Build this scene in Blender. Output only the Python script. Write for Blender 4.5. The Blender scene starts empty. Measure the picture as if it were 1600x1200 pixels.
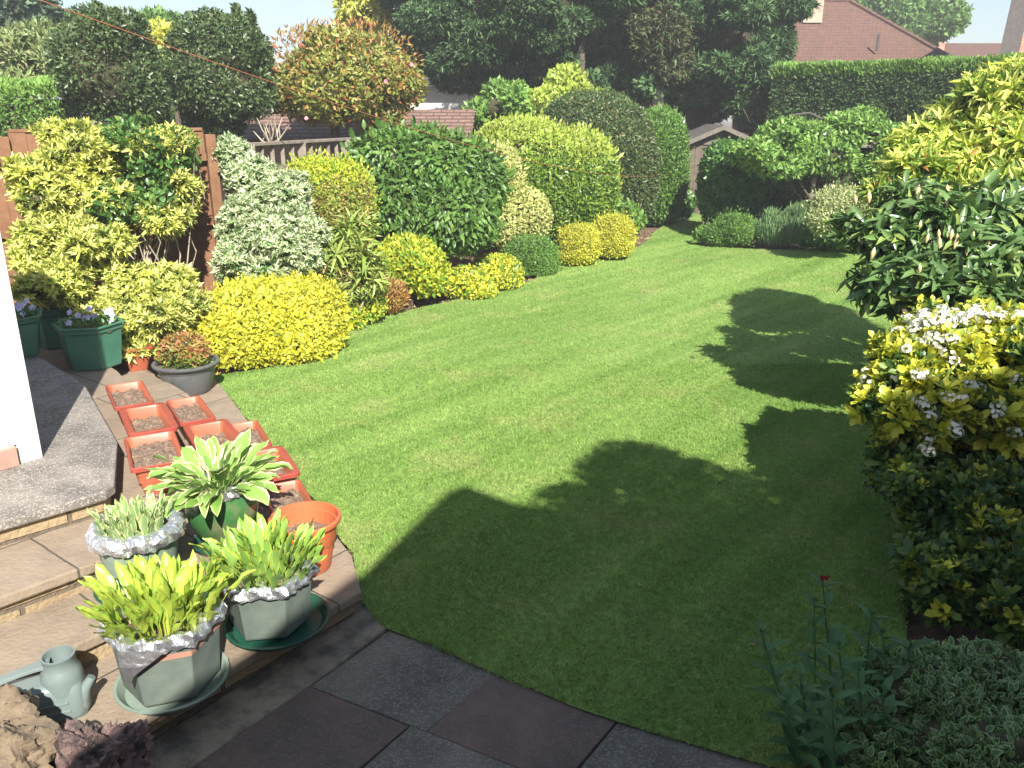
import bpy, math, random
import numpy as np
from mathutils import Vector, Matrix
random.seed(7); rng = np.random.default_rng(7)
C = bpy.context.scene
COL = C.collection
R = math.radians
# ------------------------------------------------ camera, sky, sun, exposure
FPX, PITCH, CAMH = 1300.0, R(18), 2.25
cd = bpy.data.cameras.new('camera'); cam = bpy.data.objects.new('camera', cd); COL.objects.link(cam)
cd.sensor_width = 36; cd.lens = FPX / 1600 * 36; cd.clip_start = .05; cd.clip_end = 500
cam.location = (0, 0, CAMH); cam.rotation_euler = (R(90) - PITCH, 0, 0); C.camera = cam
SUN_EL, SUN_AZ = R(39.5), R(180 - 17)          # azimuth clockwise from +Y: behind the camera, a little right
sdir = Vector((math.sin(SUN_AZ) * math.cos(SUN_EL), math.cos(SUN_AZ) * math.cos(SUN_EL), math.sin(SUN_EL)))
sl = bpy.data.lights.new('sun', 'SUN'); so = bpy.data.objects.new('sun', sl); COL.objects.link(so)
sl.energy = 5.0; sl.angle = R(.55); sl.color = (1, .945, .85)
so.rotation_euler = sdir.to_track_quat('Z', 'Y').to_euler()
w = bpy.data.worlds.new('World'); C.world = w; w.use_nodes = True
nt = w.node_tree; nt.nodes.clear()
def N(t, k, **kw):
    n = t.nodes.new(k)
    for a, b in kw.items(): setattr(n, a, b)
    return n
sky = N(nt, 'ShaderNodeTexSky', sky_type='NISHITA', sun_disc=False, sun_elevation=SUN_EL, sun_rotation=SUN_AZ, altitude=50, air_density=1.0, dust_density=.6, ozone_density=1.2)
tc = N(nt, 'ShaderNodeTexCoord'); mp = N(nt, 'ShaderNodeMapping'); mp.inputs['Scale'].default_value = (2.2, 2.2, 7)
cn = N(nt, 'ShaderNodeTexNoise'); cn.inputs['Scale'].default_value = 1.7; cn.inputs['Detail'].default_value = 7; cn.inputs['Roughness'].default_value = .55
cr = N(nt, 'ShaderNodeMapRange'); cr.inputs[1].default_value = .46; cr.inputs[2].default_value = .66; cr.inputs[4].default_value = .6
mx = N(nt, 'ShaderNodeMix', data_type='RGBA'); mx.inputs[7].default_value = (5.4, 5.7, 6.2, 1)
bg = N(nt, 'ShaderNodeBackground'); bg.inputs[1].default_value = .068; wo = N(nt, 'ShaderNodeOutputWorld')
L = nt.links.new
L(tc.outputs['Generated'], mp.inputs[0]); L(mp.outputs[0], cn.inputs[0]); L(cn.outputs[0], cr.inputs[0]); L(cr.outputs[0], mx.inputs[0])
L(sky.outputs[0], mx.inputs[6]); L(mx.outputs[2], bg.inputs[0]); L(bg.outputs[0], wo.inputs[0])
C.view_settings.view_transform = 'Standard'; C.view_settings.look = 'None'; C.view_settings.exposure = 1.3; C.view_settings.gamma = 1
C.render.engine = 'CYCLES'
try:
    C.cycles.max_bounces = 6; C.cycles.diffuse_bounces = 3; C.cycles.transmission_bounces = 4; C.cycles.transparent_max_bounces = 4
except Exception: pass
# ------------------------------------------------ layout helpers: a pixel of the photograph to a point of the place
def ray(px, py):
    a = (px - 800) / FPX; b = (600 - py) / FPX
    return Vector((a, math.cos(PITCH) + b * math.sin(PITCH), -math.sin(PITCH) + b * math.cos(PITCH)))
def G(px, py, z=0.0):
    d = ray(px, py); t = (z - CAMH) / d.z; return Vector((d.x * t, d.y * t, z))
def P(px, py, Y):
    d = ray(px, py); t = Y / d.y; return Vector((d.x * t, Y, CAMH + d.z * t))
def scale_at(px, py, Y): return (Y / ray(px, py).y) / FPX
# ------------------------------------------------ object helpers
def tag(o, label=None, cat=None, group=None, kind=None):
    if label: o['label'] = label
    if cat: o['category'] = cat
    if group: o['group'] = group
    if kind: o['kind'] = kind
    return o
def thing(name, label, cat, loc=(0, 0, 0), rz=0, group=None):
    o = bpy.data.objects.new(name, None); COL.objects.link(o); o.location = loc; o.rotation_euler = (0, 0, rz); o.empty_display_size = .1
    return tag(o, label, cat, group)
def link(name, me, parent=None, world=False):
    o = bpy.data.objects.new(name, me); COL.objects.link(o)
    if parent:
        o.parent = parent
        if world:   # vertices were given in world coordinates
            m = Matrix.Translation(parent.location) @ parent.rotation_euler.to_matrix().to_4x4()
            p = parent.parent
            while p: m = (Matrix.Translation(p.location) @ p.rotation_euler.to_matrix().to_4x4()) @ m; p = p.parent
            me.transform(m.inverted())
    return o
class MB:
    def __init__(s): s.v = []; s.f = []; s.m = []; s.k = 0
    def add(s, vs, fs):
        b = len(s.v); s.v += [tuple(x) for x in vs]; s.f += [tuple(b + i for i in f) for f in fs]; s.m += [s.k] * len(fs); return s
    def box(s, c, d, rz=0, taper=1.0, tilt=None):
        x, y, z = d[0] / 2, d[1] / 2, d[2] / 2
        vs = [(-x, -y, -z), (x, -y, -z), (x, y, -z), (-x, y, -z), (-x * taper, -y * taper, z), (x * taper, -y * taper, z), (x * taper, y * taper, z), (-x * taper, y * taper, z)]
        M = Matrix.Rotation(rz, 3, 'Z')
        if tilt: M = M @ Matrix.Rotation(tilt[0], 3, 'X') @ Matrix.Rotation(tilt[1], 3, 'Y')
        c = Vector(c)
        return s.add([M @ Vector(q) + c for q in vs], [(0, 3, 2, 1), (4, 5, 6, 7), (0, 1, 5, 4), (1, 2, 6, 5), (2, 3, 7, 6), (3, 0, 4, 7)])
    def bar(s, a, b, w, h):
        a = Vector(a); b = Vector(b); d = b - a; n = Vector((-d.y, d.x, 0)).normalized() * w / 2; u = Vector((0, 0, h / 2))
        vs = [a - n - u, a + n - u, a + n + u, a - n + u, b - n - u, b + n - u, b + n + u, b - n + u]
        return s.add(vs, [(0, 1, 2, 3), (7, 6, 5, 4), (0, 4, 5, 1), (1, 5, 6, 2), (2, 6, 7, 3), (3, 7, 4, 0)])
    def tube(s, path, rad, seg=7, cap=True):
        path = [Vector(p) for p in path]; n = len(path)
        if not hasattr(rad, '__len__'): rad = [rad] * n
        vs = []; ref = Vector((.3, .2, 1)).normalized()
        for i, p in enumerate(path):
            t = (path[min(i + 1, n - 1)] - path[max(i - 1, 0)]).normalized()
            a = t.cross(ref)
            if a.length < .05: a = t.cross(Vector((1, 0, 0)))
            a.normalize(); b = t.cross(a)
            for k in range(seg):
                q = 2 * math.pi * k / seg; vs.append(p + (a * math.cos(q) + b * math.sin(q)) * rad[i])
        fs = [(i * seg + k, i * seg + (k + 1) % seg, (i + 1) * seg + (k + 1) % seg, (i + 1) * seg + k) for i in range(n - 1) for k in range(seg)]
        if cap: fs += [tuple(range(seg)), tuple((n - 1) * seg + seg - 1 - k for k in range(seg))]
        return s.add(vs, fs)
    def lathe(s, prof, seg=32, c=(0, 0, 0), sx=1, sy=1, rot=0, close=True, flute=None):
        vs = []; c = Vector(c)
        for r, z in prof:
            for k in range(seg):
                q = 2 * math.pi * k / seg + rot; rr = r * (flute(q, z) if flute else 1)
                vs.append(c + Vector((rr * math.cos(q) * sx, rr * math.sin(q) * sy, z)))
        n = len(prof)
        fs = [(i * seg + k, i * seg + (k + 1) % seg, (i + 1) * seg + (k + 1) % seg, (i + 1) * seg + k) for i in range(n - 1) for k in range(seg)]
        if close: fs += [tuple(range(seg - 1, -1, -1)), tuple((n - 1) * seg + k for k in range(seg))]
        return s.add(vs, fs)
    def prism(s, poly, z0, z1):
        n = len(poly); vs = [(p[0], p[1], z0) for p in poly] + [(p[0], p[1], z1) for p in poly]
        return s.add(vs, [tuple(range(n - 1, -1, -1)), tuple(range(n, 2 * n))] + [(i, (i + 1) % n, n + (i + 1) % n, n + i) for i in range(n)])
    def build(s, name, mats, parent=None, smooth=False, world=False, bevel=0):
        me = bpy.data.meshes.new(name); me.from_pydata([tuple(v) for v in s.v], [], s.f)
        if not isinstance(mats, (list, tuple)): mats = [mats]
        for m in mats: me.materials.append(m)
        if len(mats) > 1: me.polygons.foreach_set('material_index', s.m)
        if smooth:
            me.polygons.foreach_set('use_smooth', [True] * len(me.polygons))
            try: me.set_sharp_from_angle(angle=R(42))
            except Exception: pass
        me.update()
        o = link(name, me, parent, world)
        if bevel:
            b = o.modifiers.new('bevel', 'BEVEL'); b.width = bevel; b.segments = 2; b.limit_method = 'ANGLE'; b.angle_limit = R(30)
        return o
def npmesh(name, V, T, mi, mats, parent=None, world=False, smooth=False):
    me = bpy.data.meshes.new(name); V = np.ascontiguousarray(V, dtype=np.float32); T = np.ascontiguousarray(T, dtype=np.int32)
    me.vertices.add(len(V)); me.vertices.foreach_set('co', V.ravel())
    me.loops.add(T.size); me.loops.foreach_set('vertex_index', T.ravel())
    me.polygons.add(len(T)); me.polygons.foreach_set('loop_start', np.arange(0, T.size, T.shape[1], dtype=np.int32))
    try: me.polygons.foreach_set('loop_total', np.full(len(T), T.shape[1], dtype=np.int32))
    except Exception: pass
    for m in mats: me.materials.append(m)
    if mi is not None: me.polygons.foreach_set('material_index', np.ascontiguousarray(mi, dtype=np.int32))
    if smooth: me.polygons.foreach_set('use_smooth', np.ones(len(T), dtype=bool))
    me.update(calc_edges=True)
    return link(name, me, parent, world)
# ------------------------------------------------ materials
def newmat(name):
    m = bpy.data.materials.new(name); m.use_nodes = True; m.node_tree.nodes.clear(); return m, m.node_tree
def ramp2(t, fac, a, b):
    x = N(t, 'ShaderNodeMix', data_type='RGBA'); x.inputs[6].default_value = (*a, 1); x.inputs[7].default_value = (*b, 1); t.links.new(fac, x.inputs[0]); return x
def leafmat(name, a, b, c=None, trans=.32, rough=.45, cf=.12, spec=.5):
    """random per leaf between a and b, with a few leaves of colour c"""
    m, t = newmat(name); l = t.links.new
    g = N(t, 'ShaderNodeNewGeometry'); x = ramp2(t, g.outputs['Random Per Island'], a, b); col = x.outputs[2]
    co = N(t, 'ShaderNodeTexCoord'); no = N(t, 'ShaderNodeTexNoise'); no.inputs['Scale'].default_value = 2.2; no.inputs['Detail'].default_value = 2
    l(co.outputs['Object'], no.inputs[0])
    hs = N(t, 'ShaderNodeHueSaturation'); mr = N(t, 'ShaderNodeMapRange'); mr.inputs[1].default_value = .3; mr.inputs[2].default_value = .7; mr.inputs[3].default_value = .8; mr.inputs[4].default_value = 1.2
    l(no.outputs[0], mr.inputs[0]); l(mr.outputs[0], hs.inputs['Value']); l(col, hs.inputs['Color']); col = hs.outputs[0]
    if c:
        mm = N(t, 'ShaderNodeMath', operation='MULTIPLY'); mm.inputs[1].default_value = 37.77; fr = N(t, 'ShaderNodeMath', operation='FRACT'); lt = N(t, 'ShaderNodeMath', operation='LESS_THAN'); lt.inputs[1].default_value = cf
        l(g.outputs['Random Per Island'], mm.inputs[0]); l(mm.outputs[0], fr.inputs[0]); l(fr.outputs[0], lt.inputs[0])
        y = N(t, 'ShaderNodeMix', data_type='RGBA'); y.inputs[7].default_value = (*c, 1); l(lt.outputs[0], y.inputs[0]); l(col, y.inputs[6]); col = y.outputs[2]
    p = N(t, 'ShaderNodeBsdfPrincipled'); p.inputs['Roughness'].default_value = rough; p.inputs['Specular IOR Level'].default_value = spec; l(col, p.inputs['Base Color'])
    tr = N(t, 'ShaderNodeBsdfTranslucent'); l(col, tr.inputs[0]); ms = N(t, 'ShaderNodeMixShader'); ms.inputs[0].default_value = trans
    o = N(t, 'ShaderNodeOutputMaterial'); l(p.outputs[0], ms.inputs[1]); l(tr.outputs[0], ms.inputs[2]); l(ms.outputs[0], o.inputs[0]); return m
def mat(name, a, b=None, scale=8, rough=.7, bump=0, bscale=60, metal=0, detail=6, lo=.35, hi=.65, spec=.5, speck=None, speckscale=200, bdist=.004):
    m, t = newmat(name); l = t.links.new; p = N(t, 'ShaderNodeBsdfPrincipled'); o = N(t, 'ShaderNodeOutputMaterial'); l(p.outputs[0], o.inputs[0])
    p.inputs['Roughness'].default_value = rough; p.inputs['Metallic'].default_value = metal; p.inputs['Specular IOR Level'].default_value = spec
    p.inputs['Base Color'].default_value = (*a, 1); co = N(t, 'ShaderNodeTexCoord'); vec = co.outputs['Object']
    col = None
    if b:
        no = N(t, 'ShaderNodeTexNoise'); no.inputs['Scale'].default_value = scale; no.inputs['Detail'].default_value = detail; no.inputs['Roughness'].default_value = .62; l(vec, no.inputs[0])
        mr = N(t, 'ShaderNodeMapRange'); mr.inputs[1].default_value = lo; mr.inputs[2].default_value = hi; l(no.outputs[0], mr.inputs[0])
        x = ramp2(t, mr.outputs[0], a, b); col = x.outputs[2]
    if speck:
        vo = N(t, 'ShaderNodeTexVoronoi'); vo.inputs['Scale'].default_value = speckscale; l(vec, vo.inputs['Vector'])
        sp = N(t, 'ShaderNodeSeparateColor'); l(vo.outputs['Color'], sp.inputs[0])
        gt = N(t, 'ShaderNodeMath', operation='GREATER_THAN'); gt.inputs[1].default_value = .8; l(sp.outputs[0], gt.inputs[0])
        y = N(t, 'ShaderNodeMix', data_type='RGBA'); y.inputs[7].default_value = (*speck, 1); y.inputs[6].default_value = (*a, 1)
        mu = N(t, 'ShaderNodeMath', operation='MULTIPLY'); mu.inputs[1].default_value = .36; l(gt.outputs[0], mu.inputs[0]); l(mu.outputs[0], y.inputs[0])
        if col: l(col, y.inputs[6])
        col = y.outputs[2]
    if col: l(col, p.inputs['Base Color'])
    if bump:
        n2 = N(t, 'ShaderNodeTexNoise'); n2.inputs['Scale'].default_value = bscale; n2.inputs['Detail'].default_value = 5; l(vec, n2.inputs[0])
        bu = N(t, 'ShaderNodeBump'); bu.inputs['Strength'].default_value = bump; bu.inputs['Distance'].default_value = bdist; l(n2.outputs[0], bu.inputs['Height']); l(bu.outputs[0], p.inputs['Normal'])
    return m
def tilemat(name, cols, mortar, sc, bw, bh, ms=.012, udir=None, ang=0, rough=.8, bump=.4, offset=.5, stain=None, speck=None):
    """brick texture: udir -> horizontal axis of a wall (height is v); ang -> rotation on a flat surface"""
    m, t = newmat(name); l = t.links.new; p = N(t, 'ShaderNodeBsdfPrincipled'); o = N(t, 'ShaderNodeOutputMaterial'); l(p.outputs[0], o.inputs[0]); p.inputs['Roughness'].default_value = rough
    co = N(t, 'ShaderNodeTexCoord'); vec = co.outputs['Object']; src = vec
    if udir:
        dt = N(t, 'ShaderNodeVectorMath', operation='DOT_PRODUCT'); dt.inputs[1].default_value = (*udir, 0); l(vec, dt.inputs[0]); sp = N(t, 'ShaderNodeSeparateXYZ'); l(vec, sp.inputs[0])
        cb = N(t, 'ShaderNodeCombineXYZ'); l(dt.outputs['Value'], cb.inputs[0]); l(sp.outputs[2], cb.inputs[1]); vec = cb.outputs[0]
    elif ang:
        mp = N(t, 'ShaderNodeMapping'); mp.inputs['Rotation'].default_value = (0, 0, ang); l(vec, mp.inputs[0]); vec = mp.outputs[0]
    # wobble
    wn = N(t, 'ShaderNodeTexNoise'); wn.inputs['Scale'].default_value = 6; l(src, wn.inputs[0])
    wv = N(t, 'ShaderNodeVectorMath', operation='MULTIPLY_ADD'); wv.inputs[1].default_value = (.015, .015, 0); l(wn.outputs['Color'], wv.inputs[0]); l(vec, wv.inputs[2]); vec = wv.outputs[0]
    br = N(t, 'ShaderNodeTexBrick'); br.offset = offset; br.inputs['Scale'].default_value = sc; br.inputs['Brick Width'].default_value = bw; br.inputs['Row Height'].default_value = bh; br.inputs['Mortar Size'].default_value = ms; br.inputs['Mortar Smooth'].default_value = .3
    br.inputs['Color1'].default_value = (*cols[0], 1); br.inputs['Color2'].default_value = (*cols[1], 1); br.inputs['Mortar'].default_value = (*mortar, 1); l(vec, br.inputs[0])
    no = N(t, 'ShaderNodeTexNoise'); no.inputs['Scale'].default_value = 5; no.inputs['Detail'].default_value = 8; no.inputs['Roughness'].default_value = .65; l(src, no.inputs[0])
    mr = N(t, 'ShaderNodeMapRange'); mr.inputs[1].default_value = .4; mr.inputs[2].default_value = .72; mr.inputs[4].default_value = .6; l(no.outputs[0], mr.inputs[0])
    x = N(t, 'ShaderNodeMix', data_type='RGBA'); x.inputs[7].default_value = (*(stain or [c * .5 for c in cols[0]]), 1); l(mr.outputs[0], x.inputs[0]); l(br.outputs[0], x.inputs[6]); col = x.outputs[2]
    if speck:
        vo = N(t, 'ShaderNodeTexVoronoi'); vo.inputs['Scale'].default_value = 120; l(src, vo.inputs['Vector']); s2 = N(t, 'ShaderNodeSeparateColor'); l(vo.outputs['Color'], s2.inputs[0])
        gt = N(t, 'ShaderNodeMath', operation='GREATER_THAN'); gt.inputs[1].default_value = .78; l(s2.outputs[0], gt.inputs[0]); mu = N(t, 'ShaderNodeMath', operation='MULTIPLY'); mu.inputs[1].default_value = .6; l(gt.outputs[0], mu.inputs[0])
        y = N(t, 'ShaderNodeMix', data_type='RGBA'); y.inputs[7].default_value = (*speck, 1); l(mu.outputs[0], y.inputs[0]); l(col, y.inputs[6]); col = y.outputs[2]
    l(col, p.inputs['Base Color'])
    n2 = N(t, 'ShaderNodeTexNoise'); n2.inputs['Scale'].default_value = 45; n2.inputs['Detail'].default_value = 6; l(src, n2.inputs[0])
    ad = N(t, 'ShaderNodeMath', operation='SUBTRACT'); l(n2.outputs[0], ad.inputs[0]); l(br.outputs['Fac'], ad.inputs[1])
    bu = N(t, 'ShaderNodeBump'); bu.inputs['Strength'].default_value = bump; bu.inputs['Distance'].default_value = .012; l(ad.outputs[0], bu.inputs['Height']); l(bu.outputs[0], p.inputs['Normal'])
    return m
UX, UY = .61, .792       # direction of the step edges
M = {}
M['soil'] = mat('soil', (.075, .045, .028), (.19, .125, .08), 9, .95, .9, 35, bdist=.03)
M['potsoil'] = mat('potting_soil', (.10, .06, .038), (.26, .18, .125), 40, .95, 1, 90, bdist=.012, speck=(.4, .33, .26), speckscale=120)
M['bark'] = mat('bark', (.06, .045, .034), (.13, .10, .075), 20, .9, .8, 40)
M['twig'] = mat('twigs', (.035, .04, .016), (.075, .06, .03), 14, .95, .8, 30)
M['palewood'] = mat('pale_twig', (.28, .23, .17), (.42, .36, .28), 20, .9, .4, 40)
M['terra'] = mat('terracotta_plastic', (.42, .118, .06), (.37, .10, .052), 5, .42, .12, 30)
M['terrarim'] = mat('terracotta_rim', (.34, .065, .042), (.27, .055, .04), 9, .38, .1, 40)
M['orange'] = mat('orange_plastic', (.52, .135, .055), (.45, .115, .05), 4, .4, .1, 30)
M['palegreen'] = mat('faded_green_plastic', (.15, .21, .17), (.25, .30, .25), 7, .6, .25, 50, lo=.3, hi=.75)
M['greygreen'] = mat('grey_green_plastic', (.085, .112, .10), (.17, .195, .165), 6, .55, .25, 60, lo=.35, hi=.8)
M['copperband'] = mat('faded_copper_band', (.40, .20, .14), (.33, .19, .14), 25, .6)
M['greenplastic'] = mat('green_plastic', (.045, .15, .10), (.06, .18, .125), 8, .4, .1, 30)
M['saucergreen'] = mat('dark_green_saucer', (.010, .055, .036), (.016, .075, .05), 8, .35)
M['greypot'] = mat('grey_plastic', (.085, .09, .095), (.115, .12, .12), 8, .45, .1, 30)
M['glaze'] = mat('green_glaze', (.035, .12, .035), (.19, .16, .10), 5, .12, .15, 12, lo=.45, hi=.72)
M['can'] = mat('can_plastic', (.14, .18, .175), (.165, .205, .20), 6, .38, .08, 40)
M['foil'] = mat('kitchen_foil', (.70, .71, .74), None, 1, .3, .7, 30, metal=.9, bdist=.012)
M['white'] = mat('white_upvc', (.8, .8, .8), None, 1, .35)
M['brick_plinth'] = mat('pink_brick', (.40, .26, .21), (.33, .20, .16), 14, .85, .5, 60)
M['glass'] = mat('window_glass', (.06, .07, .08), None, 1, .06)
M['fence'] = mat('brown_stained_wood', (.16, .074, .035), (.225, .115, .06), 7, .8, .4, 25)
M['greywood'] = mat('weathered_wood', (.26, .22, .18), (.16, .135, .11), 12, .85, .5, 30)
M['shed'] = mat('dark_shed_boards', (.10, .075, .058), (.15, .115, .09), 9, .85, .4, 25)
M['shedtrim'] = mat('grey_shed_trim', (.17, .15, .12), (.12, .11, .09), 9, .85)
M['felt'] = mat('roof_felt', (.07, .06, .06), (.1, .09, .085), 12, .95)
M['render'] = mat('cream_render', (.78, .73, .62), (.7, .66, .56), 5, .9)
M['whitewall'] = mat('white_render', (.8, .79, .76), (.74, .73, .7), 5, .9)
M['yellowbrick'] = tilemat('buff_brick', ((.42, .33, .24), (.5, .4, .3)), (.3, .27, .23), 1, .23, .075, .01, udir=(1, 0))
M['redbrick'] = tilemat('red_brick', ((.42, .16, .10), (.5, .22, .14)), (.4, .34, .3), 1, .23, .075, .01, udir=(1, 0))
M['rooftile'] = tilemat('roof_tiles', ((.10, .054, .04), (.13, .071, .052)), (.055, .032, .03), 1, .17, .12, .012, udir=(1, 0), stain=(.175, .075, .048))
M['browntile'] = tilemat('brown_roof_tiles', ((.22, .13, .10), (.28, .17, .13)), (.1, .06, .05), 1, .25, .06, .015, udir=(1, 0))
M['rock'] = mat('tufa_rock', (.22, .165, .11), (.11, .085, .058), 9, .9, 1, 28, bdist=.02)
M['rockpink'] = mat('pink_rock', (.22, .14, .13), (.055, .042, .038), 11, .85, 1, 45, bdist=.02, lo=.42, hi=.6)
M['stonestep'] = tilemat('paving_tread', ((.29, .225, .165), (.245, .195, .145)), (.07, .06, .045), 1, .62, .9, .006, ang=-math.atan2(UY, UX), stain=(.13, .10, .07), bump=.5, offset=.3)
M['aggregate'] = mat('exposed_aggregate', (.235, .21, .185), (.125, .112, .10), 6, .85, .8, 150, speck=(.62, .58, .52), speckscale=150, bdist=.006)
M['riser'] = tilemat('yellow_walling_stone', ((.33, .25, .145), (.27, .205, .12)), (.12, .095, .07), 1, .42, .105, .012, udir=(UX, UY), stain=(.17, .125, .075), bump=1)
M['mortar'] = mat('cement_fillet', (.25, .215, .16), (.10, .09, .072), 7, .9, .7, 60, bdist=.01, lo=.42, hi=.6)
M['slabgrey'] = mat('grey_aggregate_slab', (.165, .148, .118), (.085, .078, .062), 4, .85, .7, 120, speck=(.34, .33, .31), speckscale=150, bdist=.004)
M['slabred'] = mat('maroon_slab', (.155, .105, .088), (.085, .068, .056), 4, .8, .5, 60, bdist=.004, speck=(.19, .14, .13), speckscale=120)
M['slabblue'] = mat('purple_grey_slab', (.14, .115, .10), (.082, .072, .062), 4, .8, .5, 60, bdist=.004, speck=(.19, .17, .17), speckscale=130)
M['cord'] = mat('orange_cord', (.42, .15, .07), None, 1, .7)
M['bud'] = mat('cream_bud', (.55, .50, .22), (.60, .42, .22), 30, .5)
M['petalwhite'] = leafmat('white_petals', (.74, .74, .62), (.84, .84, .76), trans=.3, rough=.6)
M['pansy'] = leafmat('pansy_petals', (.30, .24, .6), (.7, .66, .8), trans=.2, rough=.6)
M['pansyyellow'] = leafmat('yellow_pansy_petals', (.85, .5, .02), (.9, .62, .04), trans=.2, rough=.6)
M['redflower'] = leafmat('red_petals', (.28, .02, .015), (.35, .03, .02), trans=.2)
M['pink'] = leafmat('pink_petals', (.75, .2, .3), (.8, .35, .4), trans=.2)
LM = dict(
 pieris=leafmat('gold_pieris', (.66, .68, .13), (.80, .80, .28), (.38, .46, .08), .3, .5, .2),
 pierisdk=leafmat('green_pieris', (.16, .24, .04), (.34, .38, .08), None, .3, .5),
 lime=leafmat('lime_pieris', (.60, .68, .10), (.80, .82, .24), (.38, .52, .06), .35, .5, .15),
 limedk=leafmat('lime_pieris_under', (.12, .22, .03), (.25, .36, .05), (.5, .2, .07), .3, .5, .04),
 rose=leafmat('climber_leaf', (.05, .13, .03), (.10, .22, .045), (.2, .3, .06), .3, .35, .2),
 varieg=leafmat('cream_variegated', (.50, .58, .33), (.72, .76, .52), (.22, .34, .13), .3, .5, .3),
 golddome=leafmat('bright_gold_leaf', (.64, .60, .04), (.80, .77, .09), (.36, .42, .05), .35, .5, .22),
 olive=leafmat('olive_leaf', (.22, .30, .05), (.36, .38, .08), (.42, .24, .09), .3, .5, .18),
 oval=leafmat('fresh_green_leaf', (.07, .155, .03), (.13, .25, .048), (.18, .3, .06), .3, .42, .15),
 fatsia=leafmat('palm_leaf', (.22, .32, .06), (.38, .46, .12), (.45, .36, .12), .3, .4, .15),
 yellowgreen=leafmat('yellow_green_leaf', (.42, .50, .04), (.62, .62, .06), (.2, .36, .04), .35, .5, .25),
 redbronze=leafmat('bronze_leaf', (.30, .20, .06), (.42, .30, .08), (.4, .13, .06), .3, .5, .3),
 box=leafmat('box_leaf', (.09, .19, .035), (.15, .29, .05), None, .25, .5),
 pale=leafmat('pale_variegated_leaf', (.48, .52, .17), (.66, .64, .26), (.26, .34, .08), .3, .5, .2),
 laurel=leafmat('laurel_leaf', (.14, .25, .035), (.24, .37, .055), (.09, .18, .03), .28, .32, .25, .6),
 laureltop=leafmat('laurel_new_leaf', (.36, .46, .07), (.46, .55, .11), None, .35, .4),
 dark=leafmat('dark_small_leaf', (.05, .095, .03), (.10, .15, .045), (.18, .16, .06), .2, .42, .1),
 ivy=leafmat('ivy_leaf', (.07, .17, .035), (.12, .26, .05), None, .25, .4),
 goldbox=leafmat('gold_privet', (.50, .50, .05), (.66, .62, .08), (.24, .34, .05), .3, .5, .15),
 holly=leafmat('holly_leaf', (.045, .08, .026), (.085, .135, .042), (.15, .19, .09), .15, .36, .14, .4),
 camellia=leafmat('camellia_leaf', (.15, .21, .045), (.36, .36, .08), (.50, .25, .09), .3, .38, .10, .5),
 cypress=leafmat('cypress_spray', (.036, .084, .026), (.07, .145, .045), (.10, .19, .06), .2, .6, .2),
 cypbrown=leafmat('brown_cypress_spray', (.06, .10, .035), (.11, .14, .05), (.12, .09, .05), .2, .6, .2),
 hedge=leafmat('hedge_spray', (.045, .095, .028), (.075, .145, .04), (.12, .17, .06), .2, .6, .15),
 hedgetop=leafmat('hedge_new_growth', (.18, .33, .07), (.27, .44, .10), None, .3, .6),
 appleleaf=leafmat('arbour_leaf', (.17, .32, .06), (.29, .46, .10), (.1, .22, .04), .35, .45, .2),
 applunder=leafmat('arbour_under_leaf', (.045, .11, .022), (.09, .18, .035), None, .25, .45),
 tree=leafmat('broadleaf', (.11, .22, .045), (.17, .31, .07), None, .3, .5),
 goldtree=leafmat('golden_tree_leaf', (.50, .53, .08), (.64, .64, .14), None, .4, .5),
 rhodo=leafmat('rhododendron_leaf', (.065, .14, .04), (.13, .22, .065), (.22, .30, .07), .15, .28, .12, .7),
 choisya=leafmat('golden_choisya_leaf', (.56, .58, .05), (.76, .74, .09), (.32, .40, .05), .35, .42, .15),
 choisyadk=leafmat('green_shaded_choisya_leaf', (.09, .16, .03), (.20, .28, .045), (.05, .12, .03), .3, .42, .3),  # green inner leaves; on the lower lobes its darkness stands for shade
 rosemary=leafmat('rosemary_needle', (.13, .24, .09), (.2, .33, .13), None, .2, .6),
 creamfol=leafmat('cream_shrub_leaf', (.36, .42, .17), (.52, .55, .27), (.22, .3, .1), .3, .5, .2),
 euocentre=leafmat('euonymus_centre', (.045, .14, .035), (.075, .19, .05), None, .2, .35),
 euoedge=leafmat('euonymus_edge', (.30, .42, .16), (.40, .52, .22), None, .3, .4),
 centr=leafmat('valerian_leaf', (.07, .17, .055), (.11, .23, .08), None, .25, .5),
 conifarl=leafmat('blue_grey_conifer', (.06, .10, .06), (.10, .16, .09), None, .2, .6),
 bamboo=leafmat('pale_feathery_leaf', (.20, .28, .10), (.32, .38, .15), (.3, .3, .14), .3, .5, .1),
 hostacentre=leafmat('hosta_leaf', (.20, .38, .07), (.28, .46, .11), None, .32, .38),
 hostaedge=leafmat('hosta_cream_margin', (.68, .70, .32), (.78, .78, .42), None, .35, .4),
 hostagold=leafmat('gold_hosta_centre', (.40, .52, .06), (.52, .60, .10), None, .38, .38),
 hostagreen=leafmat('gold_hosta_margin', (.24, .42, .06), (.32, .48, .08), None, .34, .38),
 youngcentre=leafmat('young_hosta_leaf', (.22, .36, .13), (.30, .43, .17), None, .3, .4),
)
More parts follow.
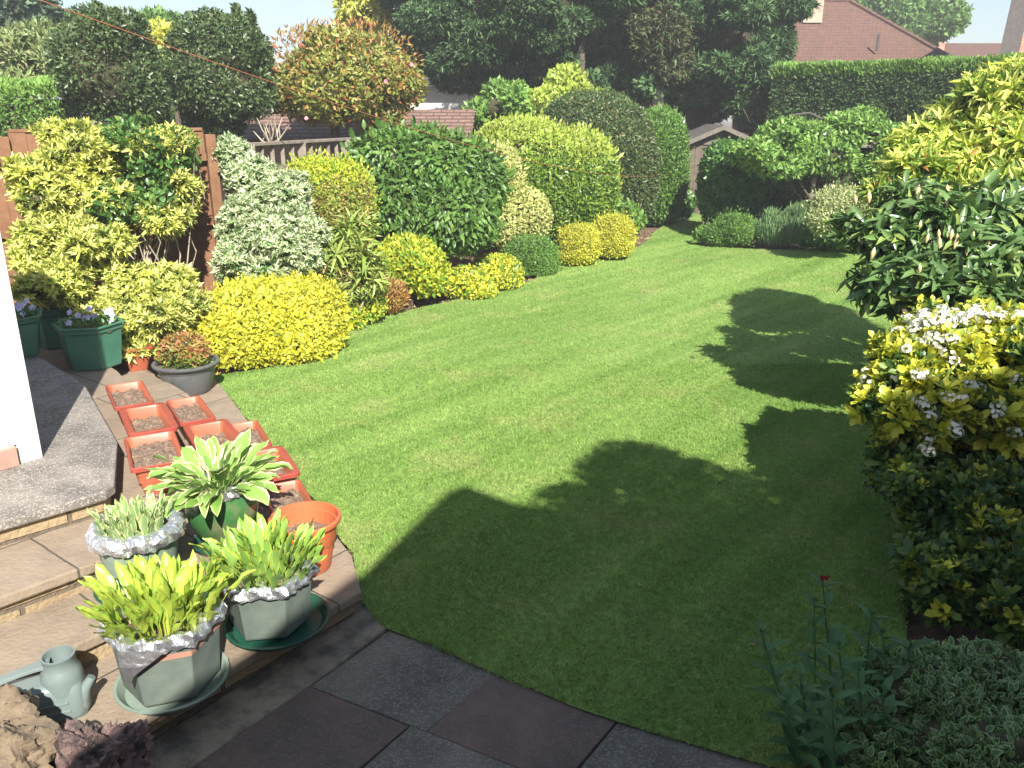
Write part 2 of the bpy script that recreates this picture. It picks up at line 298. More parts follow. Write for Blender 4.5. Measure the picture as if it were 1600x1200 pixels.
# ------------------------------------------------ foliage engine
T4 = (np.array([(0, 0, 0), (.5, .45, .10), (0, 1, -.05), (-.5, .45, .10)]), np.array([(0, 1, 2), (0, 2, 3)]))
T7 = (np.array([(0, 0, 0), (0, .5, .0), (0, 1, -.16), (-.46, .33, .10), (-.36, .70, .03), (.46, .33, .10), (.36, .70, .03)]),
      np.array([(0, 1, 3), (1, 4, 3), (1, 2, 4), (0, 5, 1), (1, 5, 6), (1, 6, 2)]))
TOB = (np.array([(0, 0, 0), (0, .55, .0), (0, 1, -.08), (-.30, .42, .06), (-.46, .80, .04), (.30, .42, .06), (.46, .80, .04)]),
       np.array([(0, 1, 3), (1, 4, 3), (1, 2, 4), (0, 5, 1), (1, 5, 6), (1, 6, 2)]))
TSPRAY = (np.array([(0, 0, 0), (.10, .3, 0), (.5, .42, .05), (.16, .55, 0), (.42, .75, .02), (0, 1, -.12), (-.42, .75, .02), (-.16, .55, 0), (-.5, .42, .05), (-.10, .3, 0)]),
          np.array([(0, 1, 9), (1, 2, 3), (1, 3, 7), (1, 7, 9), (3, 4, 5), (3, 5, 7), (7, 5, 6), (9, 7, 8)]))
def nrm(a): return a / np.maximum(np.linalg.norm(a, axis=1, keepdims=True), 1e-9)
class Leaves:
    def __init__(s): s.V = []; s.T = []; s.M = []; s.n = 0
    def add(s, tpl, pos, d, nh, ln, wd, mi=0, tm=None):
        V0, T0 = tpl; k = len(pos)
        if k == 0: return
        d = nrm(d); x = nrm(np.cross(d, nh)); z = np.cross(x, d)
        ln = np.broadcast_to(ln, (k,)); wd = np.broadcast_to(wd, (k,))
        V = pos[:, None, :] + x[:, None, :] * (V0[None, :, 0] * wd[:, None])[..., None] + d[:, None, :] * (V0[None, :, 1] * ln[:, None])[..., None] + z[:, None, :] * (V0[None, :, 2] * ln[:, None])[..., None]
        T = T0[None] + (np.arange(k) * len(V0))[:, None, None] + s.n
        s.V.append(V.reshape(-1, 3)); s.T.append(T.reshape(-1, 3)); s.n += k * len(V0)
        mi = np.broadcast_to(mi, (k,))
        s.M.append(np.repeat(mi, len(T0)) if tm is None else np.tile(np.array(tm), k))
    def build(s, name, mats, parent, world=True):
        return npmesh(name, np.concatenate(s.V), np.concatenate(s.T), np.concatenate(s.M), mats, parent, world)
W1 = rng.normal(size=(5, 3)); PH = rng.uniform(0, 6.28, 5)
def wob(p, f):
    a = np.zeros(len(p))
    for i in range(5): a += np.sin(p @ (W1[i] * f * (1 + .37 * i)) + PH[i]) / (1 + .35 * i)
    return a / 3
def LB(px, py, Y, rpx, rpy, ry=None, e=2.0):
    """lobe from its place in the photograph: centre pixel, distance, half width and half height in pixels"""
    c = P(px, py, Y); s = scale_at(px, py, Y); rx = rpx * s; rz = rpy * s
    return (c.x, c.y, c.z, rx, ry if ry else rx, rz, e)
def surf(l, n, lump=.0, lf=2.5):
    cx, cy, cz, rx, ry, rz, e = l
    u = nrm(rng.normal(size=(n, 3))); k = (np.abs(u) ** e).sum(1) ** (-1 / e); q = u * k[:, None]
    rad = np.array((rx, ry, rz)); p = q * rad
    nn = nrm(np.sign(q) * np.abs(q) ** (e - 1) / rad)
    c = np.array((cx, cy, cz))
    if lump: p = p * (1 + lump * wob(p + c, lf))[:, None]
    return p + c, nn
def area(l):
    a, b, c = l[3:6]; p = 1.6; return 4 * math.pi * (((a * b) ** p + (a * c) ** p + (b * c) ** p) / 3) ** (1 / p) * (1 + .12 * (l[6] - 2))
def inside(p, l, k=.85):
    c = np.array(l[:3]); r = np.array(l[3:6]) * k; return (np.abs((p - c) / r) ** l[6]).sum(1) < 1
def sample(lobes, n, lump, depth, lf=2.5, gap=None, zmin=.03, gapf=5.0):
    A = [area(l) for l in lobes]; S = sum(A); P_, N_, D_ = [], [], []
    for l, a in zip(lobes, A):
        k = max(4, int(n * a / S)); p, q = surf(l, k, lump, lf); keep = p[:, 2] > zmin
        for m in lobes:
            if m is not l: keep &= ~inside(p, m)
        if gap is not None: keep &= wob(p, gapf) > gap
        P_.append(p[keep]); N_.append(q[keep]); D_.append(np.full(keep.sum(), min(abs(depth), .85 * min(l[3:6])) * (1 if depth > 0 else -1)))
    p = np.concatenate(P_); q = np.concatenate(N_); dd = np.concatenate(D_)
    t = rng.random(len(p)) ** 2
    return p - q * (t * dd)[:, None], q, t
def hit(px, py, lobes, y0, y1, k=1.0, back=.04):
    """first point of the lobes on the sight line of a pixel: something growing on the outside of a shrub"""
    Y = y0
    while Y < y1:
        p = P(px, py, Y)
        for l in lobes:
            if sum(abs((p[i] - l[i]) / (l[3 + i] * k)) ** l[6] for i in range(3)) < 1: return P(px, py, Y - back)
        Y += .015
    return None
def foliage(acc, lobes, cover=3.0, ln=.05, wr=.5, lump=.05, depth=.2, mode='leaf', tpl=T4, out=.5, up=.2, rnd=.7, gap=None, mi=0, topmi=None, topz=None, lf=2.5, cap=70000, whorl=8, vary=.25, spread=60, innermi=None, gapf=5.0, zmin=.03, thmin=.35):
    A = sum(area(l) for l in lobes); la = ln * ln * wr * .5 * (whorl if mode == 'whorl' else 1) * (.6 if tpl is TSPRAY else 1)
    n = int(min(cap, cover * A / la)); p, q, t = sample(lobes, n, lump, depth, lf, gap, zmin, gapf); k = len(p)
    m = np.full(k, mi)
    if innermi is not None: m = np.where(t > .35, innermi, m)
    if topmi is not None:
        tz = topz if topz else .55
        m = np.where((q[:, 2] + rng.normal(size=k) * .18 > tz) & (t < .5), topmi, m)
    L_ = ln * (1 + vary * rng.normal(size=k)).clip(.4, 1.8)
    upv = np.array((0, 0, 1.0))
    if mode == 'leaf':
        r = nrm(rng.normal(size=(k, 3))); d = q * out + r * rnd + upv * up; nh = q + nrm(rng.normal(size=(k, 3))) * .6
        acc.add(tpl, p, d, nh, L_, L_ * wr, m)
    else:
        a = nrm(q * out + upv * up + nrm(rng.normal(size=(k, 3))) * rnd * .5); b = nrm(np.cross(a, nrm(rng.normal(size=(k, 3))))); c = np.cross(a, b); ph0 = rng.random(k) * 6.28
        for i in range(whorl):
            ph = ph0 + i * 2.4; th = R(spread) * (thmin + .75 * (i + .5) / whorl) + rng.normal(size=k) * .12
            rad = b * np.cos(ph)[:, None] + c * np.sin(ph)[:, None]
            d = a * np.cos(th)[:, None] + rad * np.sin(th)[:, None]; Li = L_ * (1 + .2 * rng.normal(size=k)).clip(.5, 1.4)
            acc.add(tpl, p, d, a + rad * -.2, Li, Li * wr, m)
    return p, q
def core(mb, lobes, k=.78):
    for l in lobes:
        cx, cy, cz, rx, ry, rz, e = l; nu, nv = 22, 13; vs = []
        for i in range(nv + 1):
            th = math.pi * i / nv
            for j in range(nu):
                ph = 2 * math.pi * j / nu; u = np.array((math.sin(th) * math.cos(ph), math.sin(th) * math.sin(ph), math.cos(th)))
                r = (np.abs(u) ** e).sum() ** (-1 / e) * k * (1 + .10 * math.sin(5 * ph + 3 * th + cx * 7) * math.sin(4 * th + cz * 9))
                vs.append((cx + u[0] * r * rx, cy + u[1] * r * ry, max(-.02, cz + u[2] * r * rz)))
        fs = [(i * nu + j, i * nu + (j + 1) % nu, (i + 1) * nu + (j + 1) % nu, (i + 1) * nu + j) for i in range(nv) for j in range(nu)]
        mb.add(vs, fs)
def limbs(mb, base, lobes, r0=.03, per=3, seg=6, sp=.85):
    base = Vector(base); lobes = lobes[::max(1, len(lobes) // 12)]; per = 1 if len(lobes) > 10 else per
    for l in lobes:
        for _ in range(per):
            u = Vector((random.gauss(0, 1), random.gauss(0, 1), random.gauss(.3, 1))).normalized()
            e = Vector((l[0] + u.x * l[3] * sp, l[1] + u.y * l[4] * sp, l[2] + u.z * l[5] * sp)); e.z = max(e.z, base.z + .05)
            s = base + Vector((random.uniform(-1, 1), random.uniform(-1, 1), 0)) * r0 * 2
            m1 = s.lerp(e, .35) + Vector((random.uniform(-.1, .1), random.uniform(-.1, .1), .12)) * (e - s).length
            m2 = s.lerp(e, .7) + Vector((random.uniform(-.08, .08), random.uniform(-.08, .08), .06)) * (e - s).length
            mb.tube([s, m1, m2, e], [r0, r0 * .7, r0 * .42, r0 * .12], seg)
def shrub(name, label, lobes, mats, cat='shrub', group=None, dense=.78, r0=.02, per=2, layers=None, limb_m='bark', **kw):
    cx = sum(l[0] for l in lobes) / len(lobes); cy = sum(l[1] for l in lobes) / len(lobes)
    root = thing(name, label, cat, (cx, cy, 0), 0, group)
    acc = Leaves()
    for k in (layers or [kw]): foliage(acc, k.pop('lobes', lobes), **k)
    if dense >= .8:
        k0 = layers[0] if layers else kw
        foliage(acc, k0.get('lobes', lobes), cover=.16, ln=k0.get('ln', .05) * 1.15, wr=k0.get('wr', .5), lump=k0.get('lump', .05), depth=-.09, out=.9, up=.7, rnd=.5, mi=k0.get('topmi') or 0, tpl=k0.get('tpl', T4), cap=2500)
    acc.build('foliage', [LM[m] if m in LM else M[m] for m in mats], root)
    mb = MB()
    if per: limbs(mb, (cx, cy, -.02), lobes, r0, per)
    if mb.v: mb.build('branches', M[limb_m], root, True, True)
    if dense:
        mb = MB(); core(mb, lobes, dense); mb.build('inner_twigs', M['twig'], root, True, True)
    return root
def cloudlobes(l, n, rr=.35, seed=1, keep=lambda p: True, flat=1.0, base=.75):
    """an uneven crown: many small lobes over the envelope lobe l"""
    r = random.Random(seed); out = []
    cx, cy, cz, rx, ry, rz, e = l
    while len(out) < n:
        u = Vector((r.gauss(0, 1), r.gauss(0, 1), r.gauss(0, 1))).normalized(); k = r.uniform(base - .15, base + .12)
        s = rr * r.uniform(.65, 1.25); m = (rx * ry * rz) ** (1 / 3)
        c = (cx + u.x * rx * k, cy + u.y * ry * k, cz + u.z * rz * k)
        if keep(c): out.append((c[0], c[1], c[2], m * s, m * s, m * s * flat, 2.0))
    return out
def frag(lobes, n=5, rr=.5, seed=1, flat=.8):
    """break smooth lobes into smaller uneven ones"""
    r = random.Random(seed); out = []
    for l in lobes:
        out.append((l[0], l[1], l[2], l[3] * .72, l[4] * .72, l[5] * .72, 2.0))
        for _ in range(n):
            u = Vector((r.gauss(0, 1), r.gauss(-.2, 1), r.gauss(.1, 1))).normalized(); k = r.uniform(.5, .85); s = rr * r.uniform(.6, 1.25)
            out.append((l[0] + u.x * l[3] * k, l[1] + u.y * l[4] * k, l[2] + u.z * l[5] * k, l[3] * s, l[4] * s, l[5] * s * flat, 2.0))
    return out
def tree(name, label, env, n, mats, trunk=None, cat='tree', rr=.33, seed=1, r0=.12, dense=None, group=None, flat=.9, base=.75, bark='bark', keep=lambda p: True, perl=1, **kw):
    cx, cy, cz = env[:3]; bx, by = trunk if trunk else (cx, cy)
    root = thing(name, label, cat, (bx, by, 0), 0, group); lobes = cloudlobes(env, n, rr, seed, keep, flat, base)
    acc = Leaves(); foliage(acc, lobes, **kw); acc.build('crown', [LM[m] for m in mats], root)
    mb = MB(); top = cz + env[5] * .3; H0 = max(.4, cz - env[5] * .8)
    mb.tube([(bx, by, -.1), (bx + .03, by, H0 * .5), (bx * .7 + cx * .3, by * .7 + cy * .3, H0), (cx, cy, top)], [r0 * 1.3, r0, r0 * .85, r0 * .25], 10)
    limbs(mb, (bx * .7 + cx * .3, by * .7 + cy * .3, H0), lobes, r0 * .4, perl, 5); mb.build('trunk', M[bark], root, True, True)
    if dense:
        mb = MB(); core(mb, [(cx, cy, cz, env[3] * dense, env[4] * dense, env[5] * dense, 2)], 1); mb.build('inner_twigs', M['twig'], root, True, True)
    return root

# ================================================ the ground, lawn, patio and steps
EA = np.array((-.62, 3.48)); ED = np.array((1.67, -.95)); ED = ED / np.linalg.norm(ED); EN = np.array((-ED[1], ED[0]))   # patio edge of the lawn, normal to the lawn
def gh(x, y):
    d = (np.asarray(x) - EA[0]) * EN[0] + (np.asarray(y) - EA[1]) * EN[1]; t = np.clip(d / 1.1, 0, 1); return -.12 * (1 - t * t * (3 - 2 * t))
def gridmesh(xs, ys, dz, name, m, far=False):
    X, Y = np.meshgrid(xs, ys); Z = gh(X, Y) + dz
    if name == 'soil_beds': Z = Z + np.where((Y > 2) & (Y < 22), .018 * np.sin(X * 9.1 + 3 * np.sin(Y * 5)) * np.sin(Y * 8.3) , 0)
    V = np.stack([X, Y, Z], -1).reshape(-1, 3); nx = len(xs); i, j = np.meshgrid(np.arange(nx - 1), np.arange(len(ys) - 1)); a = (j * nx + i).ravel()
    T = np.stack([a, a + 1, a + nx + 1, a + nx], 1); return npmesh(name, V, T, None, [m], smooth=True)
xs = np.concatenate([[-250, -80, -30], np.arange(-12, 14, .12), [30, 80, 250]]); ys = np.concatenate([[-60, -20, -5], np.arange(1, 24, .12), [40, 80, 250]])
tag(gridmesh(xs, ys, -.045, 'ground', M['soil']), kind='structure')
LEFT = [(2.53, 1.05), (2.77, .51), (3.06, 0), (3.30, -.34), (3.48, -.62), (3.75, -.80), (4.08, -.86), (6.8, -2.5), (7.11, -2.72), (7.41, -2.2), (7.9, -1.98), (8.5, -1.87), (9.0, -1.71), (9.3, -1.58), (9.62, -1.36), (10.25, -.8), (10.6, -.45), (11.05, 0), (11.8, .35), (12.89, .7), (13.3, 1.1), (13.68, 1.58), (14.5, 2.15), (15.41, 2.48), (16.4, 2.75), (18.0, 3.3), (20, 3.7)]
RIGHT = [(2.53, 1.05), (2.8, 1.5), (3.2, 1.75), (4.46, 2.35), (6.11, 3.1), (8, 3.9), (9.96, 4.7), (12, 5.9), (13.8, 7.6), (14.28, 7.9), (14.34, 5.85), (14.5, 4.2), (14.8, 3.45), (15.6, 3.4), (16.6, 3.6), (18, 4.05), (20, 4.6)]
ly = np.concatenate([np.arange(2.55, 14.2, .06), np.arange(14.2, 14.9, .02), np.arange(14.9, 20, .1)])
edge = lambda A, y: np.interp(y, [a[0] for a in A], [a[1] for a in A])
wig = lambda y, s: .012 * np.sin(y * 23 + s) + .015 * np.sin(y * 9.7 + 2 * s)
xl = edge(LEFT, ly) + wig(ly, 1); xr = edge(RIGHT, ly) + wig(ly, 4); K = 70; f = np.linspace(0, 1, K)
X = xl[:, None] * (1 - f) + xr[:, None] * f; Y = np.repeat(ly[:, None], K, 1); Z = gh(X, Y)
i, j = np.meshgrid(np.arange(K - 1), np.arange(len(ly) - 1)); a = (j * K + i).ravel()
def grassmat(name, mul=1.0):
    m, t = newmat(name); l = t.links.new; co = N(t, 'ShaderNodeTexCoord'); p = N(t, 'ShaderNodeBsdfPrincipled'); p.inputs['Roughness'].default_value = .65; p.inputs['Specular IOR Level'].default_value = .25
    # mowing stripes along the step direction: reflected-light difference painted into the colour
    mp = N(t, 'ShaderNodeMapping'); mp.inputs['Rotation'].default_value = (0, 0, -math.atan2(UY, UX) + R(4)); l(co.outputs['Object'], mp.inputs[0])
    st = N(t, 'ShaderNodeMapping'); st.inputs['Scale'].default_value = (.22, 2.6, 1); l(mp.outputs[0], st.inputs[0])
    n1 = N(t, 'ShaderNodeTexNoise'); n1.inputs['Scale'].default_value = 1.0; n1.inputs['Detail'].default_value = 4; n1.inputs['Roughness'].default_value = .55; l(st.outputs[0], n1.inputs[0])
    n2 = N(t, 'ShaderNodeTexNoise'); n2.inputs['Scale'].default_value = 1.3; n2.inputs['Detail'].default_value = 8; n2.inputs['Roughness'].default_value = .7; l(co.outputs['Object'], n2.inputs[0])
    n3 = N(t, 'ShaderNodeTexNoise'); n3.inputs['Scale'].default_value = 26; n3.inputs['Detail'].default_value = 4; l(co.outputs['Object'], n3.inputs[0])
    a_ = N(t, 'ShaderNodeMapRange'); a_.inputs[1].default_value = .36; a_.inputs[2].default_value = .64; l(n1.outputs[0], a_.inputs[0])
    x = ramp2(t, a_.outputs[0], (.195 * mul, .325 * mul, .07 * mul), (.29 * mul, .43 * mul, .115 * mul))
    b_ = N(t, 'ShaderNodeMapRange'); b_.inputs[1].default_value = .52; b_.inputs[2].default_value = .76; b_.inputs[4].default_value = .8; l(n2.outputs[0], b_.inputs[0])
    y = N(t, 'ShaderNodeMix', data_type='RGBA'); y.inputs[7].default_value = (.43 * mul, .43 * mul, .18 * mul, 1); l(b_.outputs[0], y.inputs[0]); l(x.outputs[2], y.inputs[6])
    hs = N(t, 'ShaderNodeHueSaturation'); c_ = N(t, 'ShaderNodeMapRange'); c_.inputs[1].default_value = .3; c_.inputs[2].default_value = .7; c_.inputs[3].default_value = .84; c_.inputs[4].default_value = 1.16; l(n3.outputs[0], c_.inputs[0]); l(c_.outputs[0], hs.inputs['Value']); l(y.outputs[2], hs.inputs['Color'])
    g = N(t, 'ShaderNodeNewGeometry'); h2 = N(t, 'ShaderNodeHueSaturation'); d_ = N(t, 'ShaderNodeMapRange'); d_.inputs[3].default_value = .8; d_.inputs[4].default_value = 1.2
    if name == 'grass_blades': l(g.outputs['Random Per Island'], d_.inputs[0])
    else: d_.inputs[0].default_value = .4
    l(d_.outputs[0], h2.inputs['Value']); l(hs.outputs[0], h2.inputs['Color']); l(h2.outputs[0], p.inputs['Base Color'])
    o = N(t, 'ShaderNodeOutputMaterial')
    if name == 'grass_blades':
        tr = N(t, 'ShaderNodeBsdfTranslucent'); l(h2.outputs[0], tr.inputs[0]); ms = N(t, 'ShaderNodeMixShader'); ms.inputs[0].default_value = .35; l(p.outputs[0], ms.inputs[1]); l(tr.outputs[0], ms.inputs[2]); l(ms.outputs[0], o.inputs[0])
    else:
        bu = N(t, 'ShaderNodeBump'); bu.inputs['Strength'].default_value = .8; bu.inputs['Distance'].default_value = .02; nb = N(t, 'ShaderNodeTexNoise'); nb.inputs['Scale'].default_value = 90; nb.inputs['Detail'].default_value = 3; l(co.outputs['Object'], nb.inputs[0]); l(nb.outputs[0], bu.inputs['Height']); l(bu.outputs[0], p.inputs['Normal']); l(p.outputs[0], o.inputs[0])
    return m
lawn = npmesh('lawn', np.stack([X, Y, Z + .007], -1).reshape(-1, 3), np.stack([a, a + 1, a + K + 1, a + K], 1), None, [grassmat('lawn_turf', .8)], smooth=True); tag(lawn, kind='structure')
# grass blades
def blades(n, y0, y1, wmul):
    y = rng.uniform(y0, y1, n * 2); lo = edge(LEFT, y); hi = edge(RIGHT, y); x = rng.uniform(-3, 8, n * 2); k = (x > lo - .015) & (x < hi + .02) & (x < .72 * y + .6); x, y = x[k], y[k]
    z = gh(x, y) + .005; c = np.stack([x, y, z], 1); n = len(x); az = rng.random(n) * 6.28; d = np.stack([np.cos(az), np.sin(az), np.zeros(n)], 1)
    wd = rng.uniform(.0022, .0045, n) * wmul; h = rng.uniform(.008, .021, n) * (1 + .25 * wob(c, 3)); ln = nrm(rng.normal(size=(n, 3))) * np.array((.016, .016, 0))
    V = np.stack([c - d * wd[:, None], c + d * wd[:, None], c + ln + np.stack([h * 0, h * 0, h], 1)], 1); return V.reshape(-1, 3)
V = np.concatenate([blades(270000, 2.5, 4.6, 1), blades(280000, 4.6, 7.5, 1.15), blades(260000, 7.5, 18.5, 1.6)])
tag(npmesh('grass', V, np.arange(len(V)).reshape(-1, 3), None, [grassmat('grass_blades', 1.0)]), 'short mown green grass of the lawn with pale dry patches', 'grass', kind='stuff')
# patio slabs
O0 = np.array((-.88, 3.04)); PA = np.array((.335, .475)); PB = np.array((.535, -.285))
pm = MB(); pats = [('slabgrey', 'slabred', 'slabgrey', 'slabblue'), ('slabred', 'slabgrey', 'slabblue', 'slabgrey'), ('slabgrey', 'slabblue', 'slabgrey', 'slabred'), ('slabblue', 'slabgrey', 'slabred', 'slabgrey')]; PK = ['slabgrey', 'slabred', 'slabblue']
for r in range(-1, 5):
    for c in range(-2, 6):
        off = (0, -.13, .35, -.3, .1, 0)[r] if r >= 0 else .4
        o = O0 - PA * r + PB * (c + off); q = [o, o + PB, o + PB + PA, o + PA]; cc = sum(q) / 4; q = [cc + (k - cc) * .985 + rng.normal(size=2) * .004 for k in q]
        if cc[0] * .792 - cc[1] * .61 < -2.42: continue
        if -1.05 < cc[0] * .792 - cc[1] * .61 < -.3 or True:
            pm.k = PK.index(pats[r % 4][c % 4]); z = -.12 + random.uniform(-.003, .003)
            # clip the slabs that would run under the steps
            pm.prism([tuple(k) for k in q], z - .04, z)
tag(pm.build('patio', [M[k] for k in PK], bevel=.005), kind='structure')
mm = MB(); mm.prism([(-1.75, 2.33), (-2.6, 1.2), (-1, -1.4), (4.5, -1.4), (2.2, 1.9), (1.05, 2.5), (.1, 3.02), (-.6, 3.52), (-.82, 3.86), (-.7, 3.62)][::1], -.3, -.139); tag(mm.build('path', M['mortar']), kind='structure')
mm = MB(); mm.prism([(-1.9, 2.05), (-1.62, 2.0), (-.86, 3.07), (-.56, 3.54), (-.66, 3.62), (-.80, 3.9), (-.9, 3.9), (-1.0, 3.3)], -.3, -.114); tag(mm.build('pavement', M['mortar'], bevel=.01), kind='structure')
# steps
steps = thing('garden_steps', 'broad low stone steps with paving treads and yellow stone risers down to the patio', 'steps', (-1.5, 3.2, 0))
def inset(poly, d):
    n = len(poly); out = []
    for i in range(n):
        p0, p1, p2 = Vector(poly[i - 1]), Vector(poly[i]), Vector(poly[(i + 1) % n]); a = (p1 - p0).normalized(); b = (p2 - p1).normalized()
        na = Vector((-a.y, a.x)); nb = Vector((-b.y, b.x)); m = (na + nb).normalized(); out.append(p1 + m * (d / max(.4, m.dot(na))))
    return out
back = 9.0
lev = [
 (.02, [(-2.45, 1.4), (-1.52, 2.57), (-.74, 3.57), (-.85, 3.92), (-2.52, 6.84), (-2.78, 7.25), (-3.2, 7.9), (-5.2, 9.0), (-7, 4), (-5, .6)], 'stonestep'),
 (.16, [(-2.95, 1.45), (-1.98, 2.71), (-1.36, 3.51), (-1.28, 3.82), (-1.62, 4.55), (-1.86, 5.05), (-2.12, 5.55), (-2.55, 6.2), (-3.3, 7.02), (-5, 8.6), (-7, 4.2), (-5.2, .8)], 'stonestep'),
 (.30, [(-3.35, 1.62), (-2.22, 3.02), (-1.76, 3.52), (-1.71, 3.85), (-1.97, 4.5), (-2.25, 5.05), (-2.58, 5.55), (-3.15, 6.35), (-4.6, 7.9), (-7, 4.4), (-5.2, 1)], 'stonestep'),
 (.44, [(-3.95, 1.75), (-2.39, 3.49), (-2.05, 3.82), (-2.04, 3.90), (-2.29, 4.49), (-3.01, 5.57), (-3.73, 6.3), (-4.8, 7.2), (-6.5, 4.6), (-5.2, 1.5)], 'aggregate')]
for z, poly, m in lev:
    t = MB(); t.prism(poly, z - .052, z); t.build('tread', M[m], steps, False, True, bevel=.009)
    t = MB(); t.prism(inset(poly, .035), z - .22, z - .0525); t.build('riser', M['riser'], steps, False, True)
# ================================================ conservatory corner at the left
cons = thing('conservatory', 'white framed conservatory corner standing on the top terrace at the left edge', 'conservatory', (-2.60, 4.25, .44), math.atan2(UY, UX))
t = MB(); t.box((-.05, .05, 1.12), (.11, .11, 2.24)); t.build('corner_post', M['white'], cons, bevel=.006)
t = MB(); t.box((-1.4, .035, .055), (2.56, .10, .11)); t.box((-.05, .56, .055), (.1, .9, .11)); t.build('brick_plinth', M['brick_plinth'], cons, bevel=.004)
t = MB(); t.box((-1.4, .04, .42), (2.58, .05, .618)); t.build('lower_panel', M['white'], cons)
t = MB(); t.box((-.06, .56, .42), (.05, .9, .618)); t.build('lower_panel', M['white'], cons)
for cx_ in (-.9, -1.75, -2.6):
    t = MB(); t.box((cx_, .045, 1.45), (.07, .075, 1.43)); t.build('mullion', M['white'], cons, bevel=.005)
for bx_ in (((-1.4, .045, .765), (2.58, .10, .06)), ((-1.4, .045, 2.2), (2.58, .1, .07)), ((-.05, .56, .765), (.1, .9, .06)), ((-.05, .56, 2.2), (.1, .9, .07))): t = MB(); t.box(*bx_); t.build('frame', M['white'], cons, bevel=.004)
t = MB(); t.box((-1.4, .055, 1.48), (2.5, .012, 1.36)); t.build('window', M['glass'], cons)
t = MB(); t.box((-.055, .56, 1.48), (.012, .9, 1.36)); t.build('window', M['glass'], cons)
t = MB(); t.box((-1.4, .5, 2.27), (2.8, 1.1, .07), tilt=(R(2), 0)); t.build('roof', M['white'], cons)
# ================================================ the house behind the viewpoint whose shadow falls on the lawn
YC = -1.5
def caster(sx, sy, yc=YC):
    Ld = (sy - yc) / math.cos(R(17)); return (sx + math.sin(R(17)) * Ld, Ld * math.tan(SUN_EL))
prof = [caster(-4.5, 1.75), caster(-1.9, 1.95), caster(-1.45, 2.62), caster(-1.1, 3.18), caster(-.76, 3.81), caster(-.4, 4.72), caster(-.3, 4.80), caster(0, 4.56), caster(.52, 4.38), caster(3.5, 4.55), caster(7, 4.6)]
house = thing('house', 'brick house with a gabled tiled roof behind the viewpoint whose shadow lies on the lawn', 'house', (2, YC - 2, 0))
x0, x1 = prof[0][0], prof[-1][0]
t = MB(); q = [(x, h - .12) for x, h in prof]; n = len(q)
vs = [(x0, YC, -.3)] + [(x, YC, h) for x, h in q] + [(x1, YC, -.3)]; vs += [(x, YC - 6, z) for x, y, z in vs]; k = n + 2
t.add(vs, [tuple(range(k)), tuple(range(2 * k - 1, k - 1, -1))] + [(i, i + k, (i + 1) % k + k, (i + 1) % k) for i in range(k)]); t.build('wall', M['redbrick'], house, False, True)
t = MB()
for (xa, ha), (xb, hb) in zip(prof[:-1], prof[1:]):
    t.add([(xa, YC + .02, ha - .11), (xb, YC + .02, hb - .11), (xb, YC - 6.2, hb - .11), (xa, YC - 6.2, ha - .11), (xa, YC + .02, ha), (xb, YC + .02, hb), (xb, YC - 6.2, hb), (xa, YC - 6.2, ha)], [(0, 3, 2, 1), (4, 5, 6, 7), (0, 1, 5, 4), (1, 2, 6, 5), (2, 3, 7, 6), (3, 0, 4, 7)])
t.build('roof', M['browntile'], house, False, True)
t = MB(); t.box((.6, YC + .01, 1.9), (1.6, .06, 1.3)); f_ = t.build('window', M['white'], house, False, True); t = MB(); t.box((.6, YC + .045, 1.9), (1.45, .02, 1.15)); t.build('pane', M['glass'], f_, False, True)
# tree beside the house whose crown is outlined in the shadow
def clob(sx, sy, yc, r): x, h = caster(sx, sy, yc); return (x, yc, h, r, r, r, 2)
TY = .2
tl = [clob(*q) for q in ((.80, 5.25, TY, .2), (.66, 5.00, TY, .22), (.95, 5.15, TY, .25), (.85, 4.80, TY, .35), (1.2, 4.85, TY, .28), (1.1, 4.45, TY, .4), (1.7, 4.55, TY, .32), (1.6, 4.15, TY, .42), (2.1, 4.67, TY, .36), (2.1, 4.15, TY, .45), (2.6, 4.85, TY, .4), (2.7, 4.25, TY, .5), (3.2, 4.85, TY, .5), (3.3, 4.25, TY, .55), (3.9, 4.85, TY, .5), (4.0, 4.25, TY, .6), (4.6, 4.75, TY, .6), (5.3, 4.65, TY, .7), (.45, 4.40, TY, .28), (.7, 4.30, TY, .35))]
troot = thing('tree', 'small leafy tree beside the house, out of frame, shading the right of the lawn', 'tree', (4.0, TY, 0))
acc = Leaves(); foliage(acc, tl, cover=6, ln=.07, wr=.55, depth=.5, lump=.12, cap=60000, tpl=T4); acc.build('crown', [LM['tree']], troot)
t = MB(); t.tube([(4, TY, -.1), (3.9, TY, 1.2), (3.6, TY, 2.2), (3.3, TY, 3.0)], [.09, .08, .06, .03], 9); limbs(t, (3.9, TY, 1.6), tl, .03, 2); t.build('trunk', M['bark'], troot, True, True)
